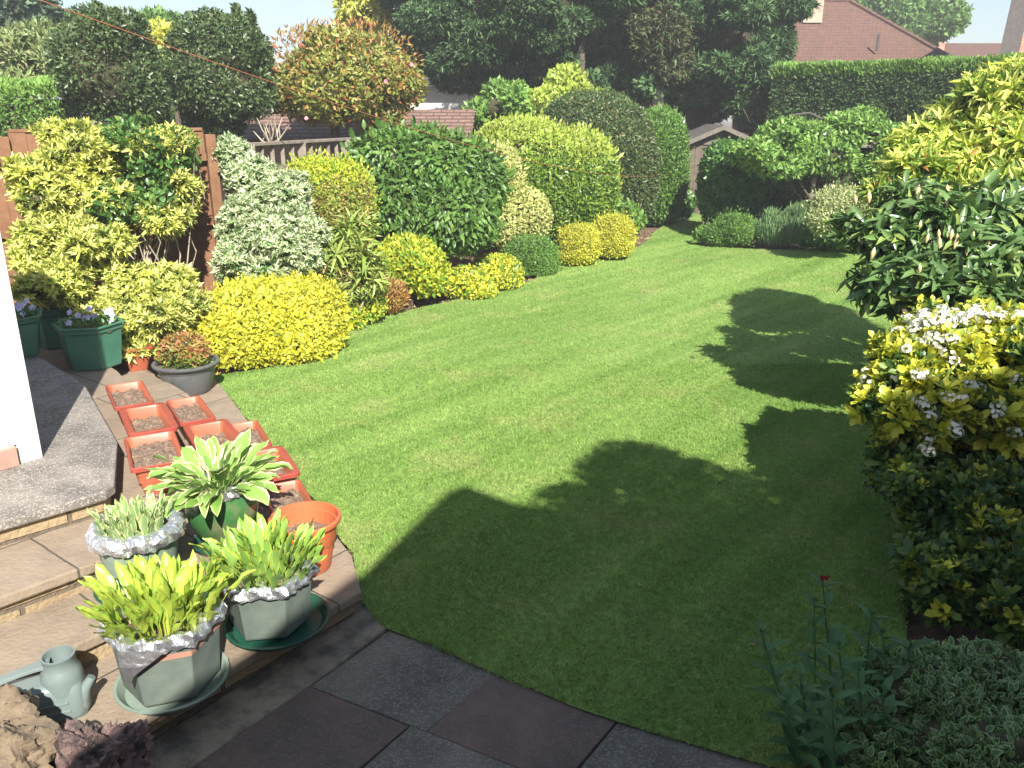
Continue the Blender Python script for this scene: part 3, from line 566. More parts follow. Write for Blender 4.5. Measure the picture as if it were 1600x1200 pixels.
# ================================================ pots
def petalflower(acc, c, nrmv, r, mi=0, k=5):
    c = np.array(c, float); a = Vector(nrmv).normalized(); b = a.orthogonal().normalized(); d = a.cross(b); ph = random.random() * 6
    for i in range(k):
        q = ph + i * 2 * math.pi / k; v = b * math.cos(q) + d * math.sin(q) + a * .25
        acc.add(T4, c[None], np.array([v]), np.array([a]), r, r * .95, mi)
def hosta_leaf(V, F, MI, base, az, tilt, ln, wd, pet=.35, bend=.9, edgew=.2, twist=0, wave=.03, cup=.25):
    """one broad leaf: a petiole, then a blade of seven columns with its margin in the second material"""
    rows = 11; b = len(V); p = Vector(base); th = tilt; cols = [-1, -1 + edgew * 1.3, -.45, 0, .45, 1 - edgew * 1.3, 1]
    hd = Vector((math.cos(az), math.sin(az), 0)); sd = Vector((-math.sin(az), math.cos(az), 0)); step = ln / (rows - 1)
    for i in range(rows):
        t = i / (rows - 1); d = hd * math.sin(th) + Vector((0, 0, math.cos(th))); nn = hd * -math.cos(th) + Vector((0, 0, math.sin(th)))
        if t < pet: w_ = .10 + .10 * t / pet
        else:
            s = (t - pet) / (1 - pet); w_ = .2 + .8 * math.sin(min(1, s * 1.9 + .02) * math.pi / 2) if s < .5 else (1 - ((s - .5) / .5) ** 2.0) ** .85
        w_ = max(w_, .015) * wd; sdt = sd * math.cos(twist * t) + nn * math.sin(twist * t)
        for c in cols:
            cupz = cup * abs(c) * w_ + (wave * ln * math.sin(t * 17 + c * 3 + az * 7) * abs(c) ** 2 if t > pet else 0); V.append(p + sdt * c * w_ + nn * cupz)
        p = p + d * step; th += bend * (.25 + 1.1 * t) / (rows - 1)
    for i in range(rows - 1):
        for j in range(6):
            F.append((b + i * 7 + j, b + i * 7 + j + 1, b + (i + 1) * 7 + j + 1, b + (i + 1) * 7 + j)); MI.append(1 if j in (0, 5) and i >= rows * pet - 1 else 0)
def hosta(parent, c, n, rad, ln, wd, mats, seed, tl=(.05, .5), bend=(.3, .9), pet=.35, wide=False, **kw):
    random.seed(seed); V, F, MI = [], [], []
    for i in range(n):
        q = random.random() * 6.283; r = rad * math.sqrt(random.random()); fr = r / rad; az = q + random.gauss(0, .5)
        hosta_leaf(V, F, MI, (c[0] + r * math.cos(q), c[1] + r * math.sin(q), c[2] - .02), az, tl[0] + (tl[1] - tl[0]) * fr + random.gauss(0, .08), ln * random.uniform(.65, 1.15), wd * random.uniform(.7, 1.2), pet, random.uniform(*bend) * (.4 + fr), twist=random.gauss(0, .5), **kw)
    me = bpy.data.meshes.new('foliage'); me.from_pydata([tuple(v) for v in V], [], F); [me.materials.append(LM[m]) for m in mats]; me.polygons.foreach_set('material_index', MI); me.polygons.foreach_set('use_smooth', [True] * len(F)); me.update()
    return link('foliage', me, parent)
def soil(parent, r, z, seg=20, sx=1, sy=1):
    t = MB(); vs = [(0, 0, z + .012)]; 
    for ring in range(1, 8):
        for k in range(28):
            q = k * 2 * math.pi / 28; rr = r * ring / 7; vs.append((rr * math.cos(q) * sx, rr * math.sin(q) * sy, z + .012 * math.sin(q * 5 + ring * 2) * math.sin(ring * 1.7 + k) + random.uniform(-.004, .004)))
    fs = [(0, 1 + k, 1 + (k + 1) % 28) for k in range(28)] + [(1 + r_ * 28 + k, 1 + (r_ + 1) * 28 + k, 1 + (r_ + 1) * 28 + (k + 1) % 28, 1 + r_ * 28 + (k + 1) % 28) for r_ in range(6) for k in range(28)]
    t.add(vs, fs); return t.build('soil', M['potsoil'], parent, True)
def foilring(parent, r, z, h, seg, rot, drop=.05, sides=None, seed=1, w_=.018, squash=1):
    """crinkled foil folded over a rim"""
    rd = random.Random(seed); K = 120; rows = [(-.035, -drop * .3), (-.03, .012), (0, .02), (w_ * .55, .012), (w_, -.012), (w_ * 1.02, -h * .6), (w_ * .95, -h)]; t = MB(); vs = []
    for dr, dz in rows:
        for k in range(K):
            q = 2 * math.pi * k / K
            if sides: a = (q - rot) % (2 * math.pi / sides) - math.pi / sides; rr = r * math.cos(math.pi / sides) / math.cos(a)
            else: rr = r
            rr += dr + rd.uniform(-.0022, .0022) + .005 * math.sin(q * 13 + dz * 90 + seed) + .003 * math.sin(q * 29 + dr * 200); vs.append((rr * math.cos(q), rr * math.sin(q) * squash, z + dz + rd.uniform(-.002, .002) + .005 * math.sin(q * 9 + seed) + .003 * math.sin(q * 23 + dr * 150)))
    t.add(vs, [(i * K + k, i * K + (k + 1) % K, (i + 1) * K + (k + 1) % K, (i + 1) * K + k) for i in range(len(rows) - 1) for k in range(K)]); return t.build('foil_collar', M['foil'], parent)
def hexpot(name, label, loc, r, h, m, rot, cat='plant pot', group=None, band=None, taper=.86):
    p = thing(name, label, cat, loc, 0, group); t = MB(); k = 6
    t.lathe([(r * taper * .97, 0), (r * taper, .012), (r * (taper + .85 * (1 - taper) * .8), h * .80), (r * .965, h * .85), (r * 1.0, h * .86), (r * 1.0, h * .955), (r * 1.07, h * .96), (r * 1.08, h), (r * .94, h), (r * .93, h * .9), (r * .88, h * .7)], k, rot=rot); t.build('pot', M[m], p, bevel=.006)
    if band: t = MB(); t.lathe([(r * .944 + .002, h * .70), (r * .957 + .0025, h * .785)], k, rot=rot, close=False); t.build('painted_band', M[band], p)
    soil(p, r * .87, h * .84); return p
def saucer(label, loc, r, m, sides=32, rot=0, group='saucers under the plant pots', h=.035):
    s = MB(); s.lathe([(r * .86, .003), (r, h), (r * 1.03, h), (r * 1.03, h + .006), (r * .975, h + .006), (r * .85, .012)], sides, loc, rot=rot); o = s.build('saucer', M[m], None, sides > 12); return tag(o, label, 'saucer', group)
# front hexagonal pot
hx = Vector((-1.385, 2.86, .055)); saucer('pale grey-green saucer under the foil-collared pot nearest the camera', (hx.x, hx.y, .021), .215, 'palegreen', h=.04)
p1 = hexpot('plant_pot', 'grey-green hexagonal pot with a copper band and ragged foil, gold hosta, nearest the camera', hx, .215, .30, 'greygreen', R(18), band='copperband', group='foil-collared hosta pots')
foilring(p1, .222, .30, .035, 6, R(18), sides=6, seed=3)
t = MB(); K_ = 9; fl = [(-.10, 0), (.06, 0), (.10, .012), (.05, -.05), (.0, -.10), (-.055, -.175)]
fq = R(-88); fx, fy = math.cos(fq), math.sin(fq); rr0 = .236
def flp(u, z, o=0): return (fx * (rr0 + o) - fy * u, fy * (rr0 + o) + fx * u, .29 + z)
t.add([flp(-.085, .01, .0), flp(-.03, .016, .012), flp(.03, .014, .0), flp(.09, .012, .014), flp(-.078, -.05, .012), flp(-.03, -.045, .022), flp(.03, -.04, .01), flp(-.07, -.105, .008), flp(-.03, -.085, .018), flp(-.068, -.16, -.01)],
      [(0, 4, 5, 1), (1, 5, 6, 2), (2, 6, 3), (4, 7, 8, 5), (5, 8, 6), (7, 9, 8)]); t.build('foil_flap', M['foil'], p1)
hosta(p1, (0, 0, .26), 150, .18, .25, .024, ['hostagold', 'hostagreen'], 5, (.02, .42), (.2, .9), .42, edgew=.18)
# right hexagonal pot
hx2 = Vector((-1.10, 3.28, .05)); saucer('dark green saucer round the right-hand hexagonal pot by the step edge', (hx2.x + .03, hx2.y, .021), .23, 'saucergreen')
p2 = hexpot('plant_pot', 'grey-green hexagonal pot with neat foil rim and pale green hosta, above the patio corner', hx2, .205, .26, 'greygreen', R(8), group='foil-collared hosta pots')
foilring(p2, .213, .26, .03, 6, R(8), sides=6, seed=8)
hosta(p2, (0, 0, .22), 150, .17, .24, .022, ['hostacentre', 'hostagold'], 9, (.02, .42), (.15, .8), .42, edgew=.2)
# pale round pot
pr = Vector((-1.69, 3.36, .17)); saucer('dark green saucer under the round faded pot beside the steps', (pr.x - .01, pr.y, .161), .20, 'saucergreen')
p3 = thing('plant_pot', 'faded green round pot with thick crumpled foil collar and short young hosta shoots', 'plant pot', pr, 0, 'foil-collared hosta pots')
t = MB(); t.lathe([(.125, 0), (.135, .01), (.15, .12), (.16, .19), (.168, .24), (.17, .30), (.182, .305), (.182, .33), (.165, .33), (.15, .22)], 40); t.build('pot', M['palegreen'], p3, True); soil(p3, .158, .285)
foilring(p3, .172, .325, .05, 40, 0, seed=12, w_=.032); hosta(p3, (0, 0, .28), 85, .125, .17, .017, ['youngcentre', 'hostaedge'], 15, (.0, .3), (.0, .5), .3, edgew=.18)
# glazed pot with variegated hosta
pg = Vector((-1.46, 3.80, .185)); saucer('bright green saucer under the glazed bulbous pot', (pg.x + .01, pg.y - .02, .161), .165, 'saucergreen')
p4 = thing('plant_pot', 'bulbous green glazed pot with a cream-edged hosta spilling over its rim', 'plant pot', pg)
t = MB(); t.lathe([(.095, 0), (.105, .012), (.135, .06), (.168, .13), (.178, .19), (.165, .245), (.145, .272), (.142, .29), (.155, .305), (.155, .315), (.135, .315), (.13, .26)], 44); t.build('pot', M['glaze'], p4, True); soil(p4, .13, .28)
foilring(p4, .146, .31, .03, 40, 0, seed=21, w_=.016)
hosta(p4, (0, 0, .29), 88, .10, .29, .034, ['hostacentre', 'hostaedge'], 23, (.25, 1.05), (.7, 1.5), .32, edgew=.17)
# orange round pot
p5 = thing('plant_pot', 'round ribbed orange plastic pot holding only soil, at the lawn edge', 'plant pot', (-1.05, 3.80, .021))
t = MB(); t.lathe([(.105, 0), (.112, .008), (.128, .10), (.147, .22), (.152, .25), (.165, .255), (.178, .262), (.181, .272), (.181, .285), (.176, .29), (.166, .29), (.158, .25), (.148, .17), (.14, .15)], 96, flute=lambda q, z: 1 + (.018 * max(0, math.sin(q * 24)) if .005 < z < .24 else 0)); t.build('pot', M['orange'], p5, True); soil(p5, .15, .19)
# grey round pot with a small shrub
p6 = thing('plant_pot', 'wide round dark grey pot with a small bronze shrub beside the lawn', 'plant pot', (-2.72, 6.66, .021))
t = MB(); t.lathe([(.155, 0), (.165, .01), (.2, .10), (.222, .17), (.226, .2), (.232, .205), (.238, .235), (.262, .24), (.27, .25), (.27, .262), (.262, .268), (.24, .268), (.232, .25), (.22, .18)], 48); t.build('pot', M['greypot'], p6, True); soil(p6, .228, .235)
acc = Leaves(); foliage(acc, [(0, 0, .38, .2, .2, .13, 2), (-.12, .02, .32, .13, .13, .08, 2), (.1, -.06, .33, .13, .13, .09, 2)], cover=1.4, ln=.032, wr=.5, depth=.5, lump=.1, tpl=T7, gap=-.2, mi=0, topmi=1, topz=.2)
acc.add(T7, rng.normal(size=(160, 3)) * np.array((.1, .1, .012)) + np.array((0, 0, .265)), rng.normal(size=(160, 3)) * np.array((1, 1, .4)), np.tile((0, 0, 1.), (160, 1)), .04, .025, 2)
acc.build('foliage', [LM['olive'], LM['redbronze'], LM['ivy']], p6, False)
t = MB()
for k in range(22):
    q = random.random() * 6.28; r = random.uniform(.05, .2); t.tube([(.02 * math.cos(q), .02 * math.sin(q), .24), (r * .5 * math.cos(q), r * .5 * math.sin(q), .34), (r * math.cos(q), r * math.sin(q), random.uniform(.36, .5))], [.005, .004, .002], 5)
t.build('stems', M['palewood'], p6, True)
# green hexagonal planters with pansies
def pansypot(label, loc, rot, sd, yellow=False, r=.26, h=.36):
    p = hexpot('planter', label, loc, r, h, 'greenplastic', rot, 'planter', 'green hexagonal pansy planters', taper=.80); random.seed(sd); acc = Leaves()
    n = 240; q = rng.random(n) * 6.28; rr = np.sqrt(rng.random(n)) * r * .85; pos = np.stack([rr * np.cos(q), rr * np.sin(q), h * .84 + rng.random(n) * .09], 1)
    acc.add(T7, pos, rng.normal(size=(n, 3)) + np.array((0, 0, .6)), np.tile((0, 0, 1.), (n, 1)), .045, .024, 0); acc.build('foliage', [LM['oval']], p, False)
    for k in range(11):
        q_ = random.random() * 6.28; r_ = r * .8 * math.sqrt(random.random()); a2 = Leaves(); petalflower(a2, (r_ * math.cos(q_), r_ * math.sin(q_), h * .86 + random.uniform(.06, .13)), (random.uniform(-.3, .3), -1, .6), .032, 0)
        a2.build('flower', [M['pansyyellow'] if yellow and k % 2 == 0 else M['pansy']], p, False)
    return p
pansypot('green hexagonal planter of pale pansies, frontmost and right of the other two', (-3.40, 6.50, .302), R(10), 1)
pansypot('green hexagonal planter of yellow and violet pansies, behind the frontmost one', (-4.0, 7.15, .302), R(25), 2, True)
pansypot('green hexagonal planter half hidden by the white conservatory post', (-3.94, 6.32, .442), R(-5), 3, r=.27, h=.32)
# terracotta troughs
def rrect(hw, hl, cr, z, k=4):
    out = []
    for cx_, cy_, a0 in ((hw - cr, hl - cr, 0), (-hw + cr, hl - cr, 90), (-hw + cr, -hl + cr, 180), (hw - cr, -hl + cr, 270)):
        for i in range(k + 1): q = R(a0 + 90 * i / k); out.append((cx_ + cr * math.cos(q), cy_ + cr * math.sin(q), z))
    return out
def trough(label, c, az, w_, l_, z, h=.19, lip=.012, wide=False, soilz=.6):
    p = thing('trough', label, 'trough planter', (c[0], c[1], z), az, 'terracotta plastic troughs of bare soil'); t = MB(); a, b = w_ / 2, l_ / 2; lw = .035 if wide else lip
    rings = [rrect(a - .05 - lw * .5, b - .05 - lw * .5, .02, 0), rrect(a - .045 - lw * .5, b - .045 - lw * .5, .025, .01), rrect(a - lw - .004, b - lw - .004, .03, h - .028), rrect(a, b, .04 if wide else .022, h - .026), rrect(a, b, .04 if wide else .022, h - .004), rrect(a - .004, b - .004, .04 if wide else .02, h), rrect(a - lw * (1 if wide else .8), b - lw * (1 if wide else .8), .028, h - .001), rrect(a - lw - .006, b - lw - .006, .028, h - .012), rrect(a - lw - .02, b - lw - .02, .02, h * .45)]
    n = len(rings[0])
    def rg(r, cap=False):
        vs = [v for q in r for v in q]; fs = [(i * n + k, i * n + (k + 1) % n, (i + 1) * n + (k + 1) % n, (i + 1) * n + k) for i in range(len(r) - 1) for k in range(n)]
        if cap: fs.append(tuple(range(n - 1, -1, -1)))
        return vs, fs
    t.add(*rg(rings[:4], True)); t.add(*rg(rings[6:])); t.build('body', M['terra'], p, True)
    t = MB(); t.add(*rg(rings[2:7])); t.build('rim', M['terrarim'], p, True)
    t = MB(); nx, ny = 14, 22; sa, sb = a - lw - .013, b - lw - .013; zz = h * soilz
    vs = [((i / (nx - 1) * 2 - 1) * sa, (j / (ny - 1) * 2 - 1) * sb, zz + random.uniform(-.008, .008) + .01 * math.sin(i * .9 + c[0] * 9) * math.cos(j * .7 + c[1] * 5)) for j in range(ny) for i in range(nx)]
    t.add(vs, [(j * nx + i, j * nx + i + 1, (j + 1) * nx + i + 1, (j + 1) * nx + i) for j in range(ny - 1) for i in range(nx - 1)]); t.build('soil', M['potsoil'], p, True); return p
zp = lambda x, y: (150 + x / 4, 560 + y / 4)
TR = [(.30, ((55, 170), (290, 135), (365, 270), (115, 310)), 0, 'narrow-rimmed terracotta trough, farthest one in the row against the terrace'),
 (.30, ((145, 315), (420, 270), (530, 430), (195, 480)), 1, 'wide-rimmed terracotta trough in the middle of the row against the terrace'),
 (.30, ((180, 490), (480, 455), (575, 640), (205, 690)), 0, 'terracotta trough with its lit side showing, partly under the cream-edged hosta leaves'),
 (.16, ((430, 260), (650, 235), (745, 365), (530, 410)), 0, 'narrow-rimmed terracotta trough at the far end of the middle row'),
 (.16, ((525, 420), (830, 375), (930, 530), (640, 570)), 1, 'wide-rimmed terracotta trough behind the tallest leaf of the cream-edged hosta'),
 (.02, ((820, 405), (1000, 390), (1115, 540), (880, 565)), 0, 'narrow-rimmed terracotta trough at the far end of the row along the lawn'),
 (.02, ((900, 580), (1170, 545), (1280, 710), (1000, 770)), 1, 'wide-rimmed terracotta trough in the middle of the row along the lawn'),
 (.02, ((1020, 790), (1280, 760), (1385, 950), (1110, 985)), 0, 'terracotta trough just behind the round orange pot')]
for z, cs, wide, lab in TR:
    q = [G(*zp(*c), z + .19) for c in cs]; c = sum(q, Vector()) / 4; f_ = ((q[0] + q[1]) / 2 - (q[2] + q[3]) / 2); w_ = ((q[0] - q[1]).length + (q[2] - q[3]).length) / 2
    trough(lab, (c.x, c.y), math.atan2(f_.y, f_.x) - R(90), w_, min(.53, f_.length), z + .001, wide=bool(wide), soilz=.74 if not wide else .62)
trough('terracotta trough end-on beside the green planters under the gold shrub', (-3.30, 6.95), R(38), .25, .5, .161, h=.21)
# watering can
wc = thing('watering_can', 'grey-green plastic watering can on the lowest step behind the rocks', 'watering can', (-1.81, 2.68, .021), R(22)); wc.scale = (.9, .9, .88)
t = MB(); secs = [(.082, .165, 0, 0), (.086, .17, .012, 0), (.08, .165, .11, .0), (.074, .158, .15, .0), (.062, .145, .172, .0), (.04, .12, .18, .0)]
vs = []; n = 0
for hw, hl, z, sh in secs: r_ = rrect(hl, hw, min(hw, .045), z, 5); n = len(r_); vs += [(x + sh, y, zz + max(0, x) * .12) for x, y, zz in r_]
t.add(vs, [(i * n + k, i * n + (k + 1) % n, (i + 1) * n + (k + 1) % n, (i + 1) * n + k) for i in range(len(secs) - 1) for k in range(n)] + [tuple(range(n - 1, -1, -1)), tuple(len(vs) - n + k for k in range(n))]); t.build('body', M['can'], wc, True)
t = MB(); t.lathe([(.082, .13), (.083, .19), (.08, .215), (.07, .235), (.0645, .25), (.0635, .285), (.067, .29), (.067, .296), (.059, .296), (.057, .25), (.05, .2)], 36, (.085, 0, 0), close=False); t.build('filler_ring', M['can'], wc, True)
t = MB(); vs = []; path = [(.05, .262, .036), (.0, .258, .032), (-.06, .246, .028), (-.12, .232, .028), (-.165, .215, .03), (-.182, .185, .034), (-.178, .13, .04)]
for x, z, w_ in path: vs += [(x, -w_, z - .008), (x, w_, z - .008), (x, w_ * .9, z + .008), (x, -w_ * .9, z + .008)]
t.add(vs, [(i * 4 + k, i * 4 + (k + 1) % 4, (i + 1) * 4 + (k + 1) % 4, (i + 1) * 4 + k) for i in range(len(path) - 1) for k in range(4)]); t.build('handle', M['can'], wc, True, bevel=.004)
t = MB(); t.tube([(.12, -.03, .0), (.15, -.035, .06), (.165, -.035, .12), (.20, -.03, .17)], [.04, .037, .026, .018], 12); t.build('spout', M['can'], wc, True)
t = MB(); t.box((0.01, -.086, .06), (.2, .006, .012)); t.box((0.01, -.085, .1), (.19, .006, .01)); t.build('moulded_rib', M['can'], wc, bevel=.002)
# rocks
def rock(label, loc, r, m, sd, sq=(1, 1, 1)):
    rd = random.Random(sd); nu, nv = 72, 42; vs = []; W = [(Vector((rd.gauss(0, 1), rd.gauss(0, 1), rd.gauss(0, 1))) * s, rd.random() * 6, a) for s, a in ((1.6, .16), (2.4, .12), (4, .08), (6, .06), (9, .05), (14, .03), (17, .03), (25, .018), (31, .015))]
    for i in range(nv + 1):
        for j in range(nu):
            th = math.pi * i / nv; ph = 2 * math.pi * j / nu; u = Vector((math.sin(th) * math.cos(ph), math.sin(th) * math.sin(ph), math.cos(th)))
            k = 1
            for v, o, a_ in W: s_ = math.sin(u.dot(v) + o); k += a_ * (1 - 2 * abs(s_)) 
            k += rd.uniform(-.012, .012) if 0 < i < nv else 0
            vs.append((u.x * r * k * sq[0], u.y * r * k * sq[1], max(0, (u.z * k * sq[2] + .75) * r)))
    t = MB(); t.add(vs, [(i * nu + j, i * nu + (j + 1) % nu, (i + 1) * nu + (j + 1) % nu, (i + 1) * nu + j) for i in range(nv) for j in range(nu)]); o = t.build('rock', M[m], None, True); o.location = loc; return tag(o, label, 'rock', 'ornamental rocks')
rock('knobbly beige tufa rock in the bottom left corner', (-1.78, 2.33, -.03), .21, 'rock', 4, (1, .9, 1))
rock('dark pink pitted rock in front of the watering can', (-1.44, 2.36, -.09), .20, 'rockpink', 11, (1.1, .9, 1.05))
# ================================================ fences
FA = Vector((-4.56, 8.0, 0)); FB = Vector((-3.11, 8.9, 0)); fd = (FB - FA).normalized(); fn = Vector((fd.y, -fd.x, 0))   # fn points to the garden
fen = thing('panel_fence', 'tall brown stained close-board fence behind the gold shrub on the left', 'fence', FB)
z1 = P(25, 252, 8.0).z; z2 = P(25, 362, 8.0).z
for k in range(4):
    a_ = FB - fd * (1.83 * k + .06); b_ = FB - fd * (1.83 * (k + 1) - .06); t = MB(); n = 14
    for i in range(n):
        c = a_.lerp(b_, (i + .5) / n); w_ = (b_ - a_).length / n * 1.12; off = .012 * (i % 2)
        t.box((c.x + fn.x * off, c.y + fn.y * off, 1.06), (w_, .014, 2.06 + random.uniform(-.012, .012)), math.atan2(fd.y, fd.x), tilt=(0, random.uniform(-.004, .004)))
    t.build('panel', M['fence'], fen, False, True)
    q = fn * .055
    for z, o_, w_, h_ in ((z1, q, .05, .075), (z2, q, .05, .075), (.35, q, .05, .075), (2.1, q * 0, .05, .03)): t = MB(); t.bar(a_ + o_ + Vector((0, 0, z)), b_ + o_ + Vector((0, 0, z)), w_, h_); t.build('rail', M['fence'], fen, False, True, bevel=.004)
    t = MB(); c = FB - fd * 1.83 * k + fn * .03; t.box((c.x, c.y, 1.0), (.1, .1, 2.1), math.atan2(fd.y, fd.x)); t.build('post', M['fence'], fen, False, True, bevel=.006)
T0 = Vector((-3.03, 8.98, 0)); T1 = Vector((-2.12, 11.7, 0)); T2 = Vector((-.9, 15.2, 0))
tr_ = thing('trellis_fence', 'weathered grey fence with an open balustrade top behind the variegated shrub', 'fence', T0)
for A_, B_ in ((T0, T1), (T1, T2)):
    t = MB(); n = int((B_ - A_).length / .14)
    for i in range(n): c = A_.lerp(B_, (i + .5) / n); t.box((c.x, c.y, .8), (.135, .016, 1.6), math.atan2((B_ - A_).y, (B_ - A_).x))
    t.build('panel', M['greywood'], tr_, False, True)
    for z, w_, h_ in ((1.93, .11, .035), (1.66, .06, .05)): t = MB(); t.bar(A_ + Vector((0, 0, z)), B_ + Vector((0, 0, z)), w_, h_); t.build('rail', M['greywood'], tr_, False, True, bevel=.004)
    n = int((B_ - A_).length / .2)
    for i in range(n):
        c = A_.lerp(B_, (i + .5) / n); t = MB()
        if i % 5 == 2: t.box((c.x, c.y, 1.0), (.1, .1, 1.86), .3); t.build('post', M['greywood'], tr_, False, True, bevel=.005)
        else: t.box((c.x, c.y, 1.79), (.045, .03, .24), .3); t.build('baluster', M['greywood'], tr_, False, True)
# ================================================ shed
sh = thing('shed', 'dark wooden garden shed with a shallow felt gable at the end of the lawn', 'shed', (4.82, 20, 0)); SX, SZ, HW = 4.82, 1.98, .86
t = MB(); n = 12
for i in range(n):
    x = SX - HW + (i + .5) * 2 * HW / n; zt = SZ - .09 - abs(x - SX) * .42; t.box((x, 20 + .006 * (i % 2), zt / 2), (2 * HW / n * .97, .02, zt))
t.box((SX, 21.2, .78), (2 * HW - .04, 2.36, 1.5)); t.build('wall', M['shed'], sh, False, True)
t = MB(); t.box((SX + .0, 19.98, .78), (.72, .02, 1.5)); d_ = t.build('door', M['shed'], sh, False, True); t = MB(); t.box((SX - .28, 19.96, .8), (.03, .02, .14)); t.build('handle', M['shedtrim'], d_, False, True)
t = MB(); t.box((SX, 19.975, 1.62), (.8, .03, .1)); t.build('lintel_board', M['shedtrim'], sh, False, True)
t = MB(); ov = 1.02
for s in (-1, 1):
    a_ = [(SX, 19.8, SZ), (SX + s * ov, 19.8, SZ - ov * .42), (SX + s * ov, 22.5, SZ - ov * .42), (SX, 22.5, SZ)]; t.add(a_ + [(x, y, z + .03) for x, y, z in a_], [(0, 1, 2, 3), (4, 5, 6, 7), (0, 1, 5, 4), (1, 2, 6, 5), (2, 3, 7, 6)])
t.build('roof', M['felt'], sh, False, True)
t = MB()
for s in (-1, 1): t.bar((SX, 19.78, SZ - .03), (SX + s * ov, 19.78, SZ - ov * .42 - .03), .03, .1)
t.build('bargeboard', M['shedtrim'], sh, False, True)
# ================================================ neighbouring buildings
gar = thing('garage', 'low brick outbuilding with a brown tiled roof beyond the grey fence', 'outbuilding', (-3, 17, 0))
t = MB(); t.box((-3.2, 17.2, .9), (4.6, 3.4, 1.8)); t.build('wall', M['yellowbrick'], gar, False, True)
t = MB(); xa, xb = -5.7, -.72
for ya, za, yb, zb in ((15.2, 1.78, 17.2, 2.28), (19.2, 1.78, 17.2, 2.28)):
    t.add([(xa, ya, za), (xb, ya, za), (xb, yb, zb), (xa, yb, zb), (xa, ya, za + .05), (xb, ya, za + .05), (xb, yb, zb + .05), (xa, yb, zb + .05)], [(0, 3, 2, 1), (4, 5, 6, 7), (0, 1, 5, 4), (1, 2, 6, 5), (3, 0, 4, 7)])
t.build('roof', M['browntile'], gar, False, True)
t = MB(); t.box((-.95, 15.42, .95), (.35, .05, 1.5)); t.build('door', M['white'], gar, False, True)
bun = thing('bungalow', 'white rendered bungalow glimpsed through the gaps under the dark conifers', 'house', (2, 32, 0))
t = MB(); t.box((.7, 33, 1.6), (11, 6, 3.2)); t.build('wall', M['whitewall'], bun, False, True)
t = MB(); t.add([(-5.4, 29.5, 3.2), (6.6, 29.5, 3.2), (6.6, 36.5, 3.2), (-5.4, 36.5, 3.2), (-2.5, 33, 5.2), (4, 33, 5.2)], [(0, 1, 5, 4), (1, 2, 5), (2, 3, 4, 5), (3, 0, 4), (0, 3, 2, 1)]); t.build('roof', M['felt'], bun, False, True)
t = MB(); t.box((.6, 29.45, 3.18), (12, .1, .14)); t.build('gutter', M['felt'], bun, False, True)
for x in (-2.9, -.2, 2.6, 4.9):
    t = MB(); t.box((x, 29.98, 1.9), (1.3, .06, 1.1)); f_ = t.build('window', M['white'], bun, False, True); t = MB(); t.box((x - .31, 29.94, 1.9), (.52, .02, .95)); t.box((x + .31, 29.94, 1.9), (.52, .02, .95)); t.build('pane', M['glass'], f_, False, True)
rh = thing('house', 'house with a large red-brown tiled hipped roof above the tall hedge', 'house', (12, 36, 0))
rl = P(1250, 5, 36).x; rr_ = P(1328, 3, 36); ev = 3.9; xr_ = P(1488, 84, 32).x + .2; xl_ = 9.7
t = MB(); t.box(((xl_ + xr_) / 2, 36, 1.95), (xr_ - xl_ - .8, 8, 3.9)); t.build('wall', M['redbrick'], rh, False, True)
t = MB(); Z = rr_.z; t.add([(xl_, 31.6, ev), (xr_, 31.6, ev), (xr_, 40.4, ev), (xl_, 40.4, ev), (rl, 36, Z), (rr_.x, 36, Z)], [(0, 1, 5, 4), (1, 2, 5), (2, 3, 4, 5), (3, 0, 4), (0, 3, 2, 1)]); t.build('roof', M['rooftile'], rh, False, True)
t = MB(); t.tube([(rl, 36, Z + .03), (rr_.x, 36, Z + .03), (xr_, 31.6, ev + .03)], .09, 6); t.build('ridge_tiles', M['rooftile'], rh, False, True)
c = P(1268, 10, 34.6); t = MB(); t.box((c.x, c.y, c.z + .35), (.72, .6, 1.9)); t.box((c.x, c.y, c.z + 1.35), (.82, .7, .14)); t.build('chimney', M['yellowbrick'], rh, False, True)
t = MB(); c = P(1372, 66, 32.2); t.tube([(c.x, c.y, c.z - .3), (c.x, c.y, c.z + .28)], .05, 8); t.build('vent_pipe', M['felt'], rh, False, True)
fh = thing('house', 'distant house with an orange-potted chimney between the tree and the right-hand gable', 'house', P(1475, 70, 48))
c = P(1464, 52, 48); t = MB(); t.box((c.x, c.y, c.z - .4), (.75, .6, 1.7)); t.box((c.x, c.y, c.z + .5), (.88, .72, .14)); ch = t.build('chimney', M['redbrick'], fh, False, True)
t = MB(); [t.lathe([(.1, 0), (.13, .02), (.09, .5), (.11, .52)], 12, (c.x + d, c.y, c.z + .57)) for d in (-.24, 0, .24)]; t.build('chimney_pot', M['terra'], ch, False, True)
e_ = P(1480, 62, 48); t = MB(); t.add([(e_.x - 4, 46, e_.z - 1.4), (e_.x + 9, 46, e_.z - 1.4), (e_.x + 8, 49, e_.z - .1), (e_.x - 3, 49, e_.z - .1), (e_.x + 9, 52, e_.z - 1.4), (e_.x - 4, 52, e_.z - 1.4)], [(0, 1, 2, 3), (3, 2, 4, 5)]); t.build('roof', M['rooftile'], fh, False, True)
t = MB(); t.box((e_.x + 2.5, 49, (e_.z - 1.4) / 2), (12, 5, e_.z - 1.4)); t.build('wall', M['redbrick'], fh, False, True)
gh_ = thing('house', 'brick house gable with a dark sloping verge at the top right edge', 'house', P(1600, 60, 24))
a_ = P(1562, 66, 24); b_ = P(1578, -4, 24); c_ = P(1592, 40, 24); zz0 = a_.z - 1.5
